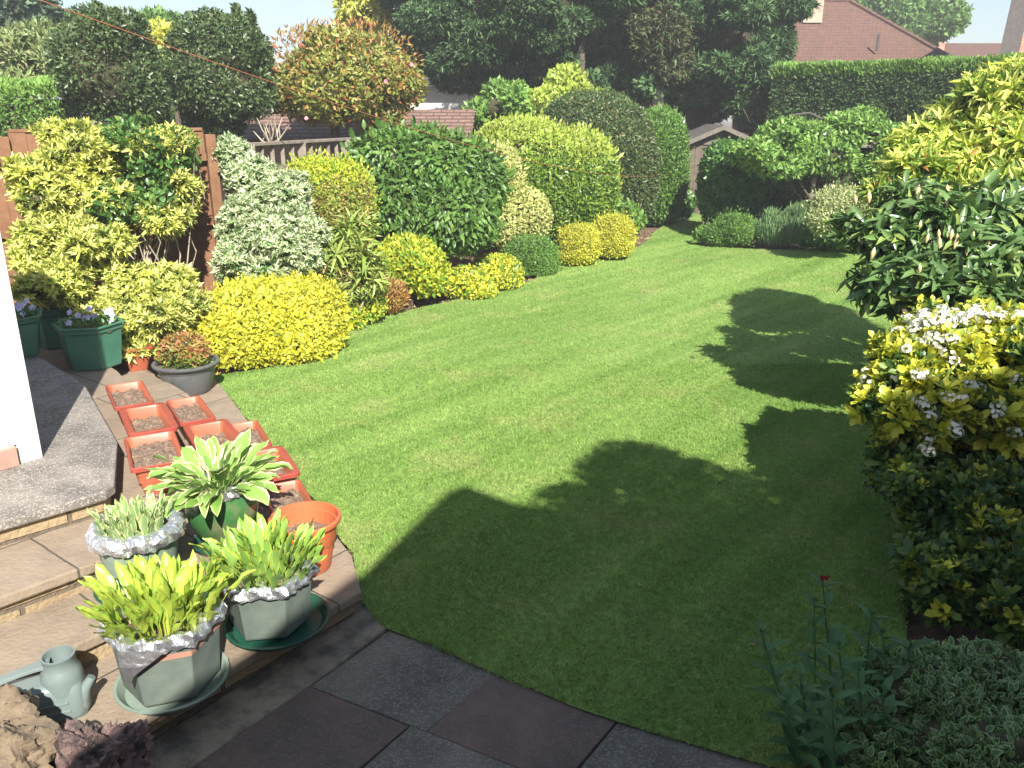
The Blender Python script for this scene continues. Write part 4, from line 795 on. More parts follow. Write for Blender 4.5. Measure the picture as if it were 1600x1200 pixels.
t = MB(); t.add([(c_.x, 24.1, 0), (c_.x + 8, 24.1, 0), (c_.x + 8, 24.1, b_.z + 2), (c_.x + .5, 24.1, b_.z + 2), (c_.x, 24.1, a_.z), (c_.x + 4.6, 31, 0), (c_.x + 12.6, 31, 0), (c_.x + 12.6, 31, b_.z + 2), (c_.x + 5.1, 31, b_.z + 2), (c_.x + 4.6, 31, a_.z)], [(0, 1, 2, 3, 4), (5, 9, 8, 7, 6), (0, 4, 9, 5), (4, 3, 8, 9), (3, 2, 7, 8), (1, 6, 7, 2)]); t.build('wall', M['redbrick'], gh_, False, True)
t = MB(); dx = (b_.x - a_.x) / (b_.z - a_.z); top_ = b_.z + 2.5
t.add([(a_.x - dx * 1.5, 23.9, zz0), (c_.x, 23.9, zz0), (c_.x + .3, 23.9, top_), (a_.x + dx * (top_ - a_.z), 23.9, top_), (a_.x - dx * 1.5 + 4.6, 31, zz0), (c_.x + 4.6, 31, zz0), (c_.x + 4.9, 31, top_), (a_.x + dx * (top_ - a_.z) + 4.6, 31, top_)], [(0, 1, 2, 3), (4, 7, 6, 5), (0, 3, 7, 4), (3, 2, 6, 7), (0, 4, 5, 1)]); t.build('roof', M['felt'], gh_, False, True)
# ================================================ hedges
def hedge(name, label, a, b, th, h, mats, n=60000, ln=.09, wr=.4, top=True, tpl=TSPRAY):
    a = np.array(a, float); b = np.array(b, float); Ld = np.linalg.norm(b - a); d = (b - a) / Ld; nn = np.array((d[1], -d[0]))
    root = thing(name, label, 'hedge', ((a + b)[0] / 2, (a + b)[1] / 2, 0)); s = rng.random(n) * Ld; u = rng.random(n); kind = rng.random(n); at = th / (th + h * 2.0)
    istop = kind < at * 1.6; side = np.where(rng.random(n) < .75, 1., -1.)
    off = np.where(istop, (u * 2 - 1) * th / 2, side * th / 2); z = np.where(istop, h, u ** .9 * h)
    q = np.where(istop[:, None], np.array((0, 0, 1.)), np.concatenate([nn[None] * side[:, None], np.zeros((n, 1))], 1))
    base = np.concatenate([a[None] + d[None] * s[:, None] + nn[None] * off[:, None], z[:, None]], 1)
    bump = .09 * wob(base, 3.0) + .05 * wob(base, 9); dep = rng.random(n) ** 2 * .14
    pos = base + q * (bump - dep)[:, None]; endk = (pos[:, 2] > .02)
    dd = q * .55 + nrm(rng.normal(size=(n, 3))) * .7 + np.array((0, 0, .25)); acc = Leaves(); L_ = ln * rng.uniform(.6, 1.3, n)
    mi = np.where((istop | (z > h - .16 - .08 * rng.random(n))) & top, 1, 0); L_ = np.where(mi == 1, L_ * 1.3, L_); dd = np.where((mi == 1)[:, None], dd + np.array((0, 0, .7)), dd)
    k = endk; acc.add(tpl, pos[k], dd[k], q[k] + nrm(rng.normal(size=(k.sum(), 3))) * .6, L_[k], L_[k] * wr * 1.4, mi[k])
    acc.build('foliage', [LM[m] for m in mats], root)
    t = MB(); c = (a + b) / 2; t.box((c[0], c[1], (h - .2) / 2), (Ld - .1, th - .3, h - .2), math.atan2(d[1], d[0])); t.build('inner_twigs', M['twig'], root, False, True)
    t = MB()
    for i in range(int(Ld / .8)): p_ = a + d * (i + .5) * .8; t.tube([(p_[0], p_[1], -.1), (p_[0], p_[1], h * .8)], [.05, .02], 6)
    t.build('trunk', M['bark'], root, True, True); return root
hedge('hedge', 'tall dark clipped conifer hedge with bright new growth along its top, right background', (6.35, 20.6), (13.8, 14.6), 1.4, 3.22, ['hedge', 'hedgetop'], n=190000, ln=.10, wr=.26, tpl=T4)
hedge('hedge', 'pale green clipped hedge beyond the brown fence at the far left', (-12, 12.2), (-6.6, 13.2), 1.2, P(40, 132, 12.7).z, ['box', 'hedgetop'], n=50000, ln=.07, wr=.26, tpl=T4)
# ================================================ background trees
tree('conifer_tree', 'huge dark green cypress filling the top centre, left of the brown one', LB(795, -5, 22.5, 205, 158, 3.2), 120, ['cypress'], None, rr=.23, seed=3, r0=.28, flat=.5, cover=3.4, ln=.135, wr=.24, mode='whorl', whorl=7, spread=62, depth=.45, lump=.12, out=.9, up=-.1, rnd=.55, cap=45000, group='dark conifers at the back', base=.8, dense=.66)
tree('conifer_tree', 'dark cypress with a dead brown patch, right one of the pair, behind the shed', LB(1108, 25, 23, 122, 178, 2.8), 85, ['cypress', 'cypbrown'], None, rr=.24, seed=5, r0=.25, flat=.5, cover=3.0, ln=.14, wr=.24, mode='whorl', whorl=7, spread=62, depth=.45, lump=.12, out=.9, up=-.1, rnd=.55, cap=32000, group='dark conifers at the back', base=.8, dense=.6)
tree('conifer_tree', 'dark cypress filling the gap behind the thin browning one', LB(985, 60, 23, 95, 105, 1.6), 50, ['cypress'], None, rr=.3, seed=6, r0=.2, flat=.5, cover=3.0, ln=.14, wr=.24, mode='whorl', whorl=7, spread=62, depth=.45, lump=.12, out=.9, up=-.1, rnd=.55, cap=14000, group='dark conifers at the back', dense=.6)
r_ = tree('conifer_tree', 'thin browning cypress between the two dark ones', LB(1032, 60, 21.3, 44, 84, .8), 26, ['cypbrown', 'cypress'], None, rr=.4, seed=8, r0=.16, flat=.9, cover=1.8, ln=.16, wr=.22, mode='whorl', whorl=7, spread=60, depth=.5, lump=.15, out=.5, up=-.6, rnd=.6, cap=4500, group='dark conifers at the back', bark='palewood', perl=4)
tree('conifer_tree', 'small dark cypress filling the corner between the shed roof and the tall clipped hedge', LB(1180, 150, 21.6, 44, 56, .9), 20, ['cypress'], None, rr=.4, seed=9, r0=.1, flat=.6, cover=3.0, ln=.14, wr=.24, mode='whorl', whorl=7, spread=62, depth=.45, lump=.12, out=.9, up=-.1, rnd=.55, cap=6000, group='dark conifers at the back', dense=.7)
for i, (px, sd) in enumerate(((905, 3), (960, 4), (1012, 5), (1075, 6), (1150, 7))):
    c = P(px, 200, 21.5 + i % 2); t = MB(); rt = thing('conifer_tree', ['bare dark trunk just right of the gold-topped bush', 'second dark trunk from the left under the conifers', 'dark trunk under the dead brown patch', 'dark trunk left of the shed roof peak', 'dark trunk right of the shed roof peak'][i], 'tree', (c.x, c.y, 0), 0, 'trunks under the conifers')
    t.tube([(c.x, c.y, -.1), (c.x + .05, c.y, 1.2), (c.x + .02, c.y, 2.6), (c.x, c.y, 4.2)], [.16, .13, .11, .08], 9)
    for k in range(10): q = random.random() * 6.28; zz = random.uniform(1.3, 3); t.tube([(c.x, c.y, zz), (c.x + .5 * math.cos(q), c.y + .5 * math.sin(q), zz - .05), (c.x + 1.1 * math.cos(q), c.y + 1.1 * math.sin(q), zz - .35)], [.03, .018, .005], 5)
    t.build('trunk', M['bark'], rt, True, True)
    acc = Leaves(); foliage(acc, [(c.x + random.uniform(-.4, .4), c.y, random.uniform(.3, .5), .9, .5, .6, 2), (c.x, c.y, 2.9, .6, .6, .25, 2)], cover=1.6, ln=.2, wr=.5, tpl=TSPRAY, depth=.5, lump=.15, gap=-.15, cap=4000); acc.build('foliage', [LM['cypress']], rt)
tree('holly_tree', 'dense dark glossy holly, left one, rising behind the gold shrub', LB(168, 112, 12.5, 84, 88, .9), 34, ['holly'], None, rr=.42, seed=11, r0=.09, flat=1, cover=3.4, ln=.062, wr=.5, depth=.35, lump=.08, out=.6, cap=70000, dense=.72, group='dark hollies', base=.68)
tree('holly_tree', 'dense dark glossy holly with two tall leading shoots, right one', LB(352, 122, 14, 76, 92, .9), 34, ['holly'], None, rr=.42, seed=12, r0=.09, flat=1, cover=3.4, ln=.066, wr=.5, depth=.35, lump=.08, out=.6, cap=70000, dense=.72, group='dark hollies', base=.68)
def spires(label, pts, Y, m, ln=.06, nm='leading_shoot'):
    for i, (px, y0, y1, wd) in enumerate(pts):
        pass
acc = Leaves()
for px, y0, y1, Y in ((368, 8, 60, 14), (390, 18, 70, 14), (150, 5, 50, 12.5), (180, 15, 50, 12.5), (215, 25, 60, 12.5)):
    a_ = P(px, y0, Y); b_ = P(px, y1, Y); foliage(acc, [(a_.x, Y, (a_.z + b_.z) / 2, .07, .07, (a_.z - b_.z) / 2, 2)], cover=5, ln=.06, wr=.5, depth=.8, up=.6)
hol = [o for o in COL.objects if o.name.startswith('holly_tree')]
acc.build('leading_shoots', [LM['holly']], hol[1])
tree('camellia_tree', 'broad round camellia with coppery orange leaves above the grey fence', LB(538, 128, 14.6, 114, 78, 1.0), 46, ['camellia', 'redbronze'], (P(520, 260, 14.6).x, 14.6), rr=.34, seed=14, r0=.09, flat=.95, cover=2.6, ln=.085, wr=.48, depth=.4, lump=.12, out=.55, cap=60000, topmi=None, dense=.62, base=.68, gap=-.62, tpl=T7)
cm = [o for o in COL.objects if o.name.startswith('camellia_tree')][0]
acc = Leaves(); foliage(acc, [LB(540, 118, 14.6, 116, 82, 1.05), LB(470, 90, 14.5, 50, 45), LB(570, 70, 14.5, 65, 35)], cover=.14, ln=.09, wr=.35, depth=.1, lump=.15, up=.5, out=.6, cap=4000); acc.build('new_shoots', [LM['redbronze']], cm)
for px, py in ((643, 101), (603, 127), (479, 185)):
    a2 = Leaves(); c = P(px, py, 13.6 + .3 * random.random()); [petalflower(a2, (c.x, c.y, c.z), (random.uniform(-.5, .5), -1, random.uniform(-.3, .5)), .035, 0, 6) for _ in range(2)]; a2.build('blossom', [M['pink']], cm)
tree('golden_tree', 'tall golden yellow feathery tree top against the sky', LB(568, 5, 24, 42, 62), 30, ['goldtree'], None, rr=.33, seed=15, r0=.1, cover=1.6, ln=.2, wr=.35, depth=.6, lump=.2, up=-.6, out=.4, cap=14000, gap=-.3)
tree('golden_tree', 'gold foliage peeping between the two hollies', LB(266, 92, 17, 30, 50), 14, ['goldtree', 'ivy'], None, rr=.45, seed=16, r0=.06, cover=2.2, ln=.12, wr=.45, depth=.5, lump=.15, cap=9000)
tree('broadleaf_tree', 'light green tree beyond and between the hollies', LB(265, 70, 24, 60, 60), 26, ['tree'], None, rr=.4, seed=17, r0=.12, cover=2.2, ln=.17, wr=.5, depth=.5, lump=.15, cap=22000, dense=.5)
tree('broadleaf_tree', 'distant leafy tree behind the red-brown hipped roof', LB(1395, 25, 46, 88, 55), 46, ['tree'], None, rr=.36, seed=18, r0=.3, cover=2.6, ln=.26, wr=.55, depth=.6, lump=.2, cap=60000, dense=.55)
tree('conifer_tree', 'grey-green conifer in the far top left corner', LB(28, 45, 21, 72, 75), 44, ['conifarl'], None, rr=.3, seed=19, r0=.18, flat=.5, cover=3, ln=.24, wr=.5, tpl=TSPRAY, depth=.5, lump=.1, up=-.1, cap=26000, dense=.6, group='far left conifers')
tree('feathery_tree', 'pale feathery small tree above the far left hedge', LB(60, 100, 16, 62, 52), 26, ['bamboo'], None, rr=.36, seed=20, r0=.06, cover=1.8, ln=.15, wr=.28, depth=.6, lump=.2, up=.4, cap=20000, bark='palewood', perl=2)
tree('broadleaf_tree', 'green tree low behind the camellia and the right holly', LB(440, 190, 19, 90, 40), 16, ['applunder', 'tree'], None, rr=.45, seed=21, r0=.08, cover=2.4, ln=.12, wr=.5, depth=.4, cap=12000, dense=.6)
tree('broadleaf_tree', 'dim green foliage seen through the gap between the hollies, low behind the golden one', LB(285, 165, 20, 70, 48), 14, ['applunder', 'tree'], None, rr=.45, seed=27, r0=.08, cover=2.4, ln=.12, wr=.5, depth=.4, cap=12000, dense=.7)
tree('broadleaf_tree', 'bluish green leafy bush behind the big clipped laurel under the cypress', LB(790, 172, 17.5, 52, 32), 12, ['appleleaf'], None, rr=.5, seed=22, r0=.04, cover=2.4, ln=.12, wr=.55, depth=.4, cap=9000, dense=.6, cat='bush')
# ================================================ left border shrubs
ws = dict(mode='whorl', whorl=8)
s1 = [LB(112, 225, 7.75, 42, 32, .3), LB(72, 285, 7.6, 46, 34, .3), LB(165, 232, 7.9, 38, 30, .3), LB(130, 290, 7.75, 50, 40, .35), LB(250, 228, 8.15, 42, 22, .3), LB(60, 318, 7.45, 34, 24, .25), LB(98, 362, 7.35, 48, 26, .3), LB(150, 385, 7.25, 42, 34, .3), LB(285, 300, 8.2, 26, 36, .25), LB(255, 345, 7.9, 40, 26, .3), LB(120, 425, 7.15, 40, 26, .3)]
s1 = frag(s1, 6, .55, 31)
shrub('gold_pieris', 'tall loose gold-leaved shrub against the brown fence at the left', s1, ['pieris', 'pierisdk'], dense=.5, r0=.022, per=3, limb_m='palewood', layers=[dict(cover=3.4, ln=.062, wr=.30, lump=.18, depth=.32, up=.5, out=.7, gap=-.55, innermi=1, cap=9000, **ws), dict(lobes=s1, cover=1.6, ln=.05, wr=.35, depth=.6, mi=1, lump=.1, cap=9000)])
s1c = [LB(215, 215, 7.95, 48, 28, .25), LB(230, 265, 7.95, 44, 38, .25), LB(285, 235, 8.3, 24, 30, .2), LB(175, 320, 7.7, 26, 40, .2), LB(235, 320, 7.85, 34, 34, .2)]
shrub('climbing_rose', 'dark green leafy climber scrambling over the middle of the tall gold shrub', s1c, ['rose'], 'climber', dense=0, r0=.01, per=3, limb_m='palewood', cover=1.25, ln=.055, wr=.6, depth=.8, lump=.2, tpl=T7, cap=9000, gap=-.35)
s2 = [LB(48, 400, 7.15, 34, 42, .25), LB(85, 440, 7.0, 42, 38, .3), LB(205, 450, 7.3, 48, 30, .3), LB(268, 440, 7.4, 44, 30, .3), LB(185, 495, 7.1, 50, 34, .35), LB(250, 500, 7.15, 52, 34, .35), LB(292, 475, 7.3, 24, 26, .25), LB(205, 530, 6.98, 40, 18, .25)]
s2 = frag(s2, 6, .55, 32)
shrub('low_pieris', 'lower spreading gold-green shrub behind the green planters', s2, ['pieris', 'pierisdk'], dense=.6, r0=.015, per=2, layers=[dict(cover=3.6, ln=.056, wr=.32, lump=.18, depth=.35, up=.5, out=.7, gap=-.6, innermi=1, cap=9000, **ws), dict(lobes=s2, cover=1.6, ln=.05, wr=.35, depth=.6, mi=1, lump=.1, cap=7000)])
s3 = [LB(372, 250, 9.1, 30, 36, .3), LB(400, 285, 8.85, 52, 46, .35), LB(450, 305, 8.8, 44, 46, .35), LB(385, 345, 8.6, 50, 52, .4), LB(440, 372, 8.5, 56, 58, .4), LB(368, 412, 8.4, 42, 48, .35), LB(420, 430, 8.3, 50, 40, .35), LB(353, 228, 9.15, 14, 16, .15)]
s3 = frag(s3, 5, .4, 33)
shrub('variegated_shrub', 'tall cream-white variegated shrub right of the brown fence end', s3, ['varieg', 'ivy'], dense=.6, r0=.02, per=2, layers=[dict(cover=4.2, ln=.05, wr=.32, lump=.16, depth=.25, up=.35, out=.8, innermi=1, cap=16000, gap=-.75, **ws)])
shrub('gold_dome', 'bright yellow clipped mound of shrub at the lawn edge, largest and nearest', [LB(385, 512, 7.72, 68, 62, .5, 2.6), LB(460, 508, 7.95, 76, 68, .55, 2.6), LB(425, 480, 7.9, 88, 42, .45, 2.4)], ['golddome', 'olive'], dense=.84, per=0, cover=4.2, ln=.036, wr=.68, lump=.09, depth=.14, out=.5, rnd=.8, cap=75000, innermi=1, tpl=T7, gap=-.62, gapf=8)
shrub('clipped_shrub', 'rounded olive-gold clipped shrub between the cream shrub and the big green one', [LB(522, 318, 9.7, 62, 66, .5, 2.4), LB(490, 285, 9.8, 45, 38, .4)], ['olive', 'yellowgreen'], dense=.84, per=0, cover=3.4, ln=.036, wr=.55, lump=.05, depth=.12, cap=50000, topmi=1, topz=.55)
s5 = [LB(610, 262, 11.2, 66, 58, .6), LB(680, 258, 11.3, 74, 52, .7), LB(745, 290, 11.5, 44, 60, .6), LB(625, 325, 10.9, 66, 54, .6), LB(705, 335, 10.9, 70, 56, .6), LB(650, 230, 11.4, 60, 30, .5), LB(740, 350, 11.2, 40, 34, .4)]
shrub('green_shrub', 'large rounded mid-green shrub with pointed drooping leaves, centre of the left border', s5, ['oval'], dense=.8, r0=.025, per=1, cover=3.6, ln=.098, wr=.48, lump=.13, depth=.25, out=.55, up=-.45, rnd=.45, tpl=T7, cap=30000, vary=.2)
s6 = [LB(530, 405, 8.9, 45, 34, .3), LB(565, 430, 9.0, 34, 36, .25), LB(510, 455, 8.7, 28, 26, .2), LB(555, 365, 9.1, 26, 26, .2)]
shrub('palm_leaved_shrub', 'spiky shrub of long finger-like leaves above the bright yellow mound', s6, ['fatsia', 'pierisdk'], dense=.55, r0=.015, per=3, limb_m='palewood', layers=[dict(cover=2.2, ln=.15, wr=.17, lump=.15, depth=.4, up=.3, out=.8, mode='whorl', whorl=9, spread=85, cap=900, tpl=T7), dict(lobes=s6, cover=1.2, ln=.07, wr=.4, depth=.6, mi=1, cap=4000)])
shrub('yellow_green_shrub', 'loose yellow-green bush below the big drooping-leaved shrub', [LB(635, 402, 10.2, 52, 34, .4), LB(665, 425, 10.1, 38, 40, .35), LB(610, 420, 10, 32, 38, .3)], ['yellowgreen'], dense=.6, per=2, cover=3, ln=.06, wr=.5, lump=.15, depth=.35, up=.5, tpl=T7, cap=16000)
shrub('bronze_plant', 'small bronze heathery plant between the yellow mound and the yellow-green bush', [LB(608, 462, 9.6, 30, 26, .25), LB(585, 445, 9.7, 22, 22, .2)], ['redbronze'], 'plant', dense=.5, per=3, cover=2.2, ln=.04, wr=.35, lump=.2, depth=.5, up=.5, cap=6000)
shrub('small_yellow_plant', 'small yellow-green plant spilling at the lawn edge beside the bright mound', [LB(565, 480, 9.15, 34, 24, .25), LB(548, 500, 8.9, 22, 20, .2)], ['yellowgreen', 'ivy'], 'plant', dense=.6, per=0, cover=3, ln=.05, wr=.55, lump=.2, depth=.4, cap=6000, tpl=T7)
shrub('gold_variegated_shrub', 'low gold and green spreading shrub at the lawn edge, left of the dark clipped ball', [LB(775, 430, 11.2, 40, 30, .35, 2.4), LB(725, 447, 10.7, 42, 30, .35), LB(745, 458, 10.6, 30, 22, .3)], ['golddome', 'yellowgreen', 'ivy'], dense=.7, per=0, layers=[dict(cover=2.6, ln=.05, wr=.55, lump=.12, depth=.2, tpl=T7, cap=16000), dict(cover=1.6, ln=.05, wr=.55, lump=.1, depth=.3, mi=1, cap=8000), dict(cover=.8, ln=.055, wr=.5, depth=.2, mi=2, cap=3000)])
shrub('dark_dome', 'neat dark green clipped ball between the gold spreading shrub and the pair of gold balls', [LB(828, 408, 12.3, 42, 36, .42, 2.8)], ['box'], dense=.88, per=0, cover=4, ln=.035, wr=.5, lump=.05, depth=.08, cap=40000)
shrub('pale_shrub', 'pale cream-leaved shrub top showing between the drooping-leaved shrub and the laurel', [LB(765, 262, 13, 46, 36, .4, 2.4), LB(790, 290, 13, 30, 40, .3)], ['pale'], dense=.8, per=0, cover=3.4, ln=.045, wr=.5, lump=.08, depth=.12, cap=20000)
shrub('pale_shrub', 'mottled yellow-green shrub above the dark clipped ball', [LB(822, 338, 12.9, 38, 40, .35), LB(795, 360, 12.6, 24, 36, .3)], ['pale', 'olive'], dense=.7, per=0, cover=3.2, ln=.055, wr=.5, lump=.12, depth=.25, cap=14000, innermi=1)
shrub('clipped_laurel', 'big smooth clipped yellow-green evergreen dome, the broadest of the clipped shrubs', [LB(815, 275, 14, 82, 82, .9, 2.7), LB(882, 290, 14.3, 78, 84, .9, 2.7)], ['laurel', 'laureltop'], dense=.88, per=0, cover=4.2, ln=.07, wr=.45, lump=.05, depth=.12, cap=75000, topmi=1, topz=.35, gap=-.9, gapf=6)
shrub('dark_clipped_shrub', 'tall dark rounded clipped shrub behind the broad yellow-green dome', [LB(925, 250, 16.3, 92, 98, .9, 2.4), LB(975, 275, 16.2, 50, 80, .7, 2.6)], ['dark', 'box'], dense=.88, per=0, cover=3.8, ln=.055, wr=.5, lump=.04, depth=.14, cap=75000)
shrub('green_column', 'tall narrow clipped conifer column beside the shed with a brown bare patch', [LB(1028, 264, 18.2, 42, 88, .8, 2.7)], ['box', 'redbronze'], dense=.88, per=0, cover=3.8, ln=.07, wr=.45, lump=.05, depth=.14, cap=40000)
shrub('ivy_plant', 'leafy ivy trailing at the foot of the shed in the gap', [LB(1068, 318, 18.6, 18, 22, .3), LB(1062, 285, 18.7, 12, 20, .2)], ['ivy'], 'climber', dense=.6, per=0, cover=2.6, ln=.09, wr=.8, depth=.3, lump=.15, cap=3000, tpl=T7)
shrub('gold_ball', 'small clipped gold ball, left one of the pair on the border edge', [LB(905, 382, 13, 31, 30, .33, 2.6), LB(893, 398, 12.9, 22, 14, .25)], ['goldbox'], group='pair of gold clipped balls', dense=.86, per=0, cover=4, ln=.032, wr=.55, lump=.06, depth=.08, cap=26000)
shrub('gold_ball', 'small clipped gold ball, right one of the pair, rounder and brighter', [LB(957, 369, 13.5, 32, 31, .36, 2.9)], ['goldbox'], group='pair of gold clipped balls', dense=.86, per=0, cover=4, ln=.032, wr=.55, lump=.05, depth=.08, cap=26000)
shrub('gold_topped_bush', 'yellow-leaved loose bush showing over the dark rounded shrub', [LB(885, 140, 17.6, 30, 30, .4), LB(865, 165, 17.4, 36, 26, .4), LB(920, 160, 17.5, 30, 18, .3)], ['laureltop', 'pieris'], dense=.5, per=2, cover=2.6, ln=.10, wr=.5, depth=.5, lump=.25, up=.5, cap=8000, tpl=T7, gap=-.4)
shrub('ground_plant', 'leafy plants at the foot of the dark clipped shrub behind the gold balls', [LB(965, 328, 15.2, 30, 14, .25), LB(990, 345, 15, 16, 12, .2)], ['appleleaf'], 'plant', dense=.5, per=0, cover=2.4, ln=.09, wr=.6, depth=.4, lump=.2, cap=2500, tpl=T7)
# small bare shrub over the grey fence
bt = thing('bare_shrub', 'small leafless pale twiggy shrub poking over the grey fence', 'shrub', (P(425, 225, 10).x, 10, 0)); t = MB(); b0 = P(423, 225, 10)
for px, py in ((402, 185), (412, 195), (430, 178), (441, 183), (452, 195), (396, 205), (446, 205), (420, 188)):
    e_ = P(px, py, 10 + random.uniform(-.2, .2)); m_ = b0.lerp(e_, .5) + Vector((0, 0, -.04)); t.tube([(b0.x, 10, 0), b0, m_, e_], [.02, .014, .01, .004], 5); t.tube([m_, m_ + Vector((random.uniform(-.12, .12), 0, .14))], [.008, .003], 5)
t.build('branches', M['palewood'], bt, True, True)
# ================================================ far right border
shrub('ivy_column', 'dense ivy-leaved clipped column right of the shed', [LB(1134, 288, 16.4, 38, 62, .6, 2.6), LB(1165, 300, 16.2, 34, 56, .5, 2.4)], ['ivy'], dense=.86, per=0, cover=3.8, ln=.075, wr=.7, lump=.05, depth=.14, cap=40000)
shrub('dome_conifer', 'low rounded dark conifer mound at the far edge of the lawn', [LB(1148, 360, 14.9, 34, 27, .42), LB(1118, 368, 14.9, 22, 17, .3)], ['box', 'dark'], dense=.84, per=0, cover=3.8, ln=.04, wr=.4, lump=.12, depth=.1, cap=22000, lf=6)
shrub('rosemary_bush', 'upright feathery green herb bush beside the low dark mound', [LB(1225, 366, 14.75, 44, 24, .35), LB(1245, 350, 14.8, 20, 22, .25), LB(1205, 352, 14.8, 14, 18, .2)], ['rosemary', 'ivy'], dense=.6, per=2, cover=3.2, ln=.13, wr=.12, depth=.5, lump=.2, up=1.4, out=.4, rnd=.4, cap=14000)
shrub('cream_shrub', 'rounded pale cream-green shrub left of the rhododendron', [LB(1310, 325, 13.4, 42, 30, .45), LB(1345, 330, 13.2, 34, 34, .4), LB(1290, 345, 13.2, 26, 20, .3)], ['creamfol', 'olive'], dense=.8, per=0, cover=3.4, ln=.045, wr=.5, lump=.18, depth=.14, cap=30000, lf=5)
shrub('edge_plant', 'low green edging plants under the cream shrub', [LB(1300, 378, 14.4, 40, 9, .25), LB(1270, 380, 14.6, 20, 8, .2), LB(1345, 380, 14.1, 30, 10, .3)], ['appleleaf'], 'plant', dense=.5, per=0, cover=2.4, ln=.06, wr=.6, depth=.4, lump=.2, cap=4000, tpl=T7)
shrub('hosta_clump', 'light leafy clump and red flowers in the corner where the lawn narrows', [LB(1098, 372, 15.0, 10, 13, .12)], ['appleleaf'], 'plant', dense=0, per=0, cover=3, ln=.12, wr=.5, depth=.5, up=.7, cap=300, tpl=T7)
arb = [LB(1185, 245, 15, 34, 34, .7), LB(1215, 218, 15.4, 40, 34, .8), LB(1255, 225, 15.2, 52, 40, .9), LB(1320, 215, 15.5, 52, 42, .9), LB(1370, 225, 15.3, 48, 42, .8), LB(1415, 225, 15.2, 40, 40, .7), LB(1290, 245, 14.8, 60, 32, .6), LB(1380, 262, 14.8, 40, 28, .5), LB(1215, 258, 14.7, 40, 22, .5), LB(1345, 190, 15.8, 44, 24, .6)]
arb0 = arb; arb = frag(arb, 4, .42, 5)
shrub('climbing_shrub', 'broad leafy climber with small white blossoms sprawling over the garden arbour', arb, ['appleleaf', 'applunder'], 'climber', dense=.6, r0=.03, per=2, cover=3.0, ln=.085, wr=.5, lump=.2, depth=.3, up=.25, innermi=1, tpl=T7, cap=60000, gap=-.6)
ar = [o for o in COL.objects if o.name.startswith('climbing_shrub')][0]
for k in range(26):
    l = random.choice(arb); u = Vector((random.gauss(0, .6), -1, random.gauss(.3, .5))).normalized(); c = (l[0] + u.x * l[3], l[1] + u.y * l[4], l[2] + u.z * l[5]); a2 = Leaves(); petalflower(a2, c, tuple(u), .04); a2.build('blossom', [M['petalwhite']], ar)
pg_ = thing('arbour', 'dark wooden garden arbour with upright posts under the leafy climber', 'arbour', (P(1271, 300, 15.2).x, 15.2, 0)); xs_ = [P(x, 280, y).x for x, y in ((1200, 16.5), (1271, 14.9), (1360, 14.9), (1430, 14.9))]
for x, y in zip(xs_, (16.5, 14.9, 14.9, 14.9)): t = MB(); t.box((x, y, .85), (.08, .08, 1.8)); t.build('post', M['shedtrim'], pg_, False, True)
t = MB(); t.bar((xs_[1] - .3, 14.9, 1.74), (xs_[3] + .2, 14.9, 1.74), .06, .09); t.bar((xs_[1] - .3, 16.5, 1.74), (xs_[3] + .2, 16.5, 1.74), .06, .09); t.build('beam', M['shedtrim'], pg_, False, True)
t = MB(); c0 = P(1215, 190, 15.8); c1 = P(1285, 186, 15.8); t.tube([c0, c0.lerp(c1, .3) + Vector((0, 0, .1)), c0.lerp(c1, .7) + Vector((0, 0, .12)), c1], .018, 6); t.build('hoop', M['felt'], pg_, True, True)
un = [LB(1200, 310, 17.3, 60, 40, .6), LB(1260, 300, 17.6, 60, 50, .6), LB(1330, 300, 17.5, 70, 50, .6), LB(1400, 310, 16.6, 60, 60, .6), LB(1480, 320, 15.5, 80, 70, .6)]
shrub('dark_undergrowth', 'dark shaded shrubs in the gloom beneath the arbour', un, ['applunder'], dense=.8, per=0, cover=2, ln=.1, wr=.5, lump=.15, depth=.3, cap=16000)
# ================================================ right border, near
lp = [LB(1440, 235, 7.80, 56, 34, 0.42), LB(1480, 205, 7.88, 60, 34, 0.42), LB(1545, 165, 7.73, 56, 42, 0.42), LB(1600, 140, 7.57, 60, 44, 0.42), LB(1500, 255, 7.50, 66, 40, 0.42), LB(1570, 225, 7.35, 66, 46, 0.42), LB(1640, 210, 7.20, 60, 60, 0.51), LB(1580, 290, 6.98, 70, 40, 0.42), LB(1435, 265, 7.35, 44, 24, 0.34), LB(1380, 300, 6.90, 22, 12, 0.17), LB(1650, 320, 6.75, 60, 60, 0.42), LB(1430, 300, 7.20, 50, 20, 0.34)]
lp = frag(lp, 5, .42, 42)
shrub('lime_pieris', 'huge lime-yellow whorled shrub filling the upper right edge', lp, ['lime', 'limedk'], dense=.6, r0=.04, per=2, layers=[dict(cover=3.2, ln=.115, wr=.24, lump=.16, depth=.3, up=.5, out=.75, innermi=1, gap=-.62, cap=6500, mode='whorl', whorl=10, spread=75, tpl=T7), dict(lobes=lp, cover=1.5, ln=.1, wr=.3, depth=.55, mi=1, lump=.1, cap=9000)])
rp = [LB(1440, 318, 6.31, 66, 34, 0.42), LB(1530, 325, 6.38, 66, 40, 0.42), LB(1600, 350, 6.23, 60, 46, 0.42), LB(1385, 368, 6.00, 52, 36, 0.38), LB(1470, 378, 5.85, 74, 44, 0.42), LB(1560, 400, 5.70, 74, 46, 0.42), LB(1375, 445, 5.78, 38, 44, 0.34), LB(1430, 440, 5.55, 58, 48, 0.38), LB(1510, 450, 5.40, 60, 40, 0.38), LB(1640, 420, 5.70, 60, 60, 0.42)]
rp = frag(rp, 5, .42, 42)
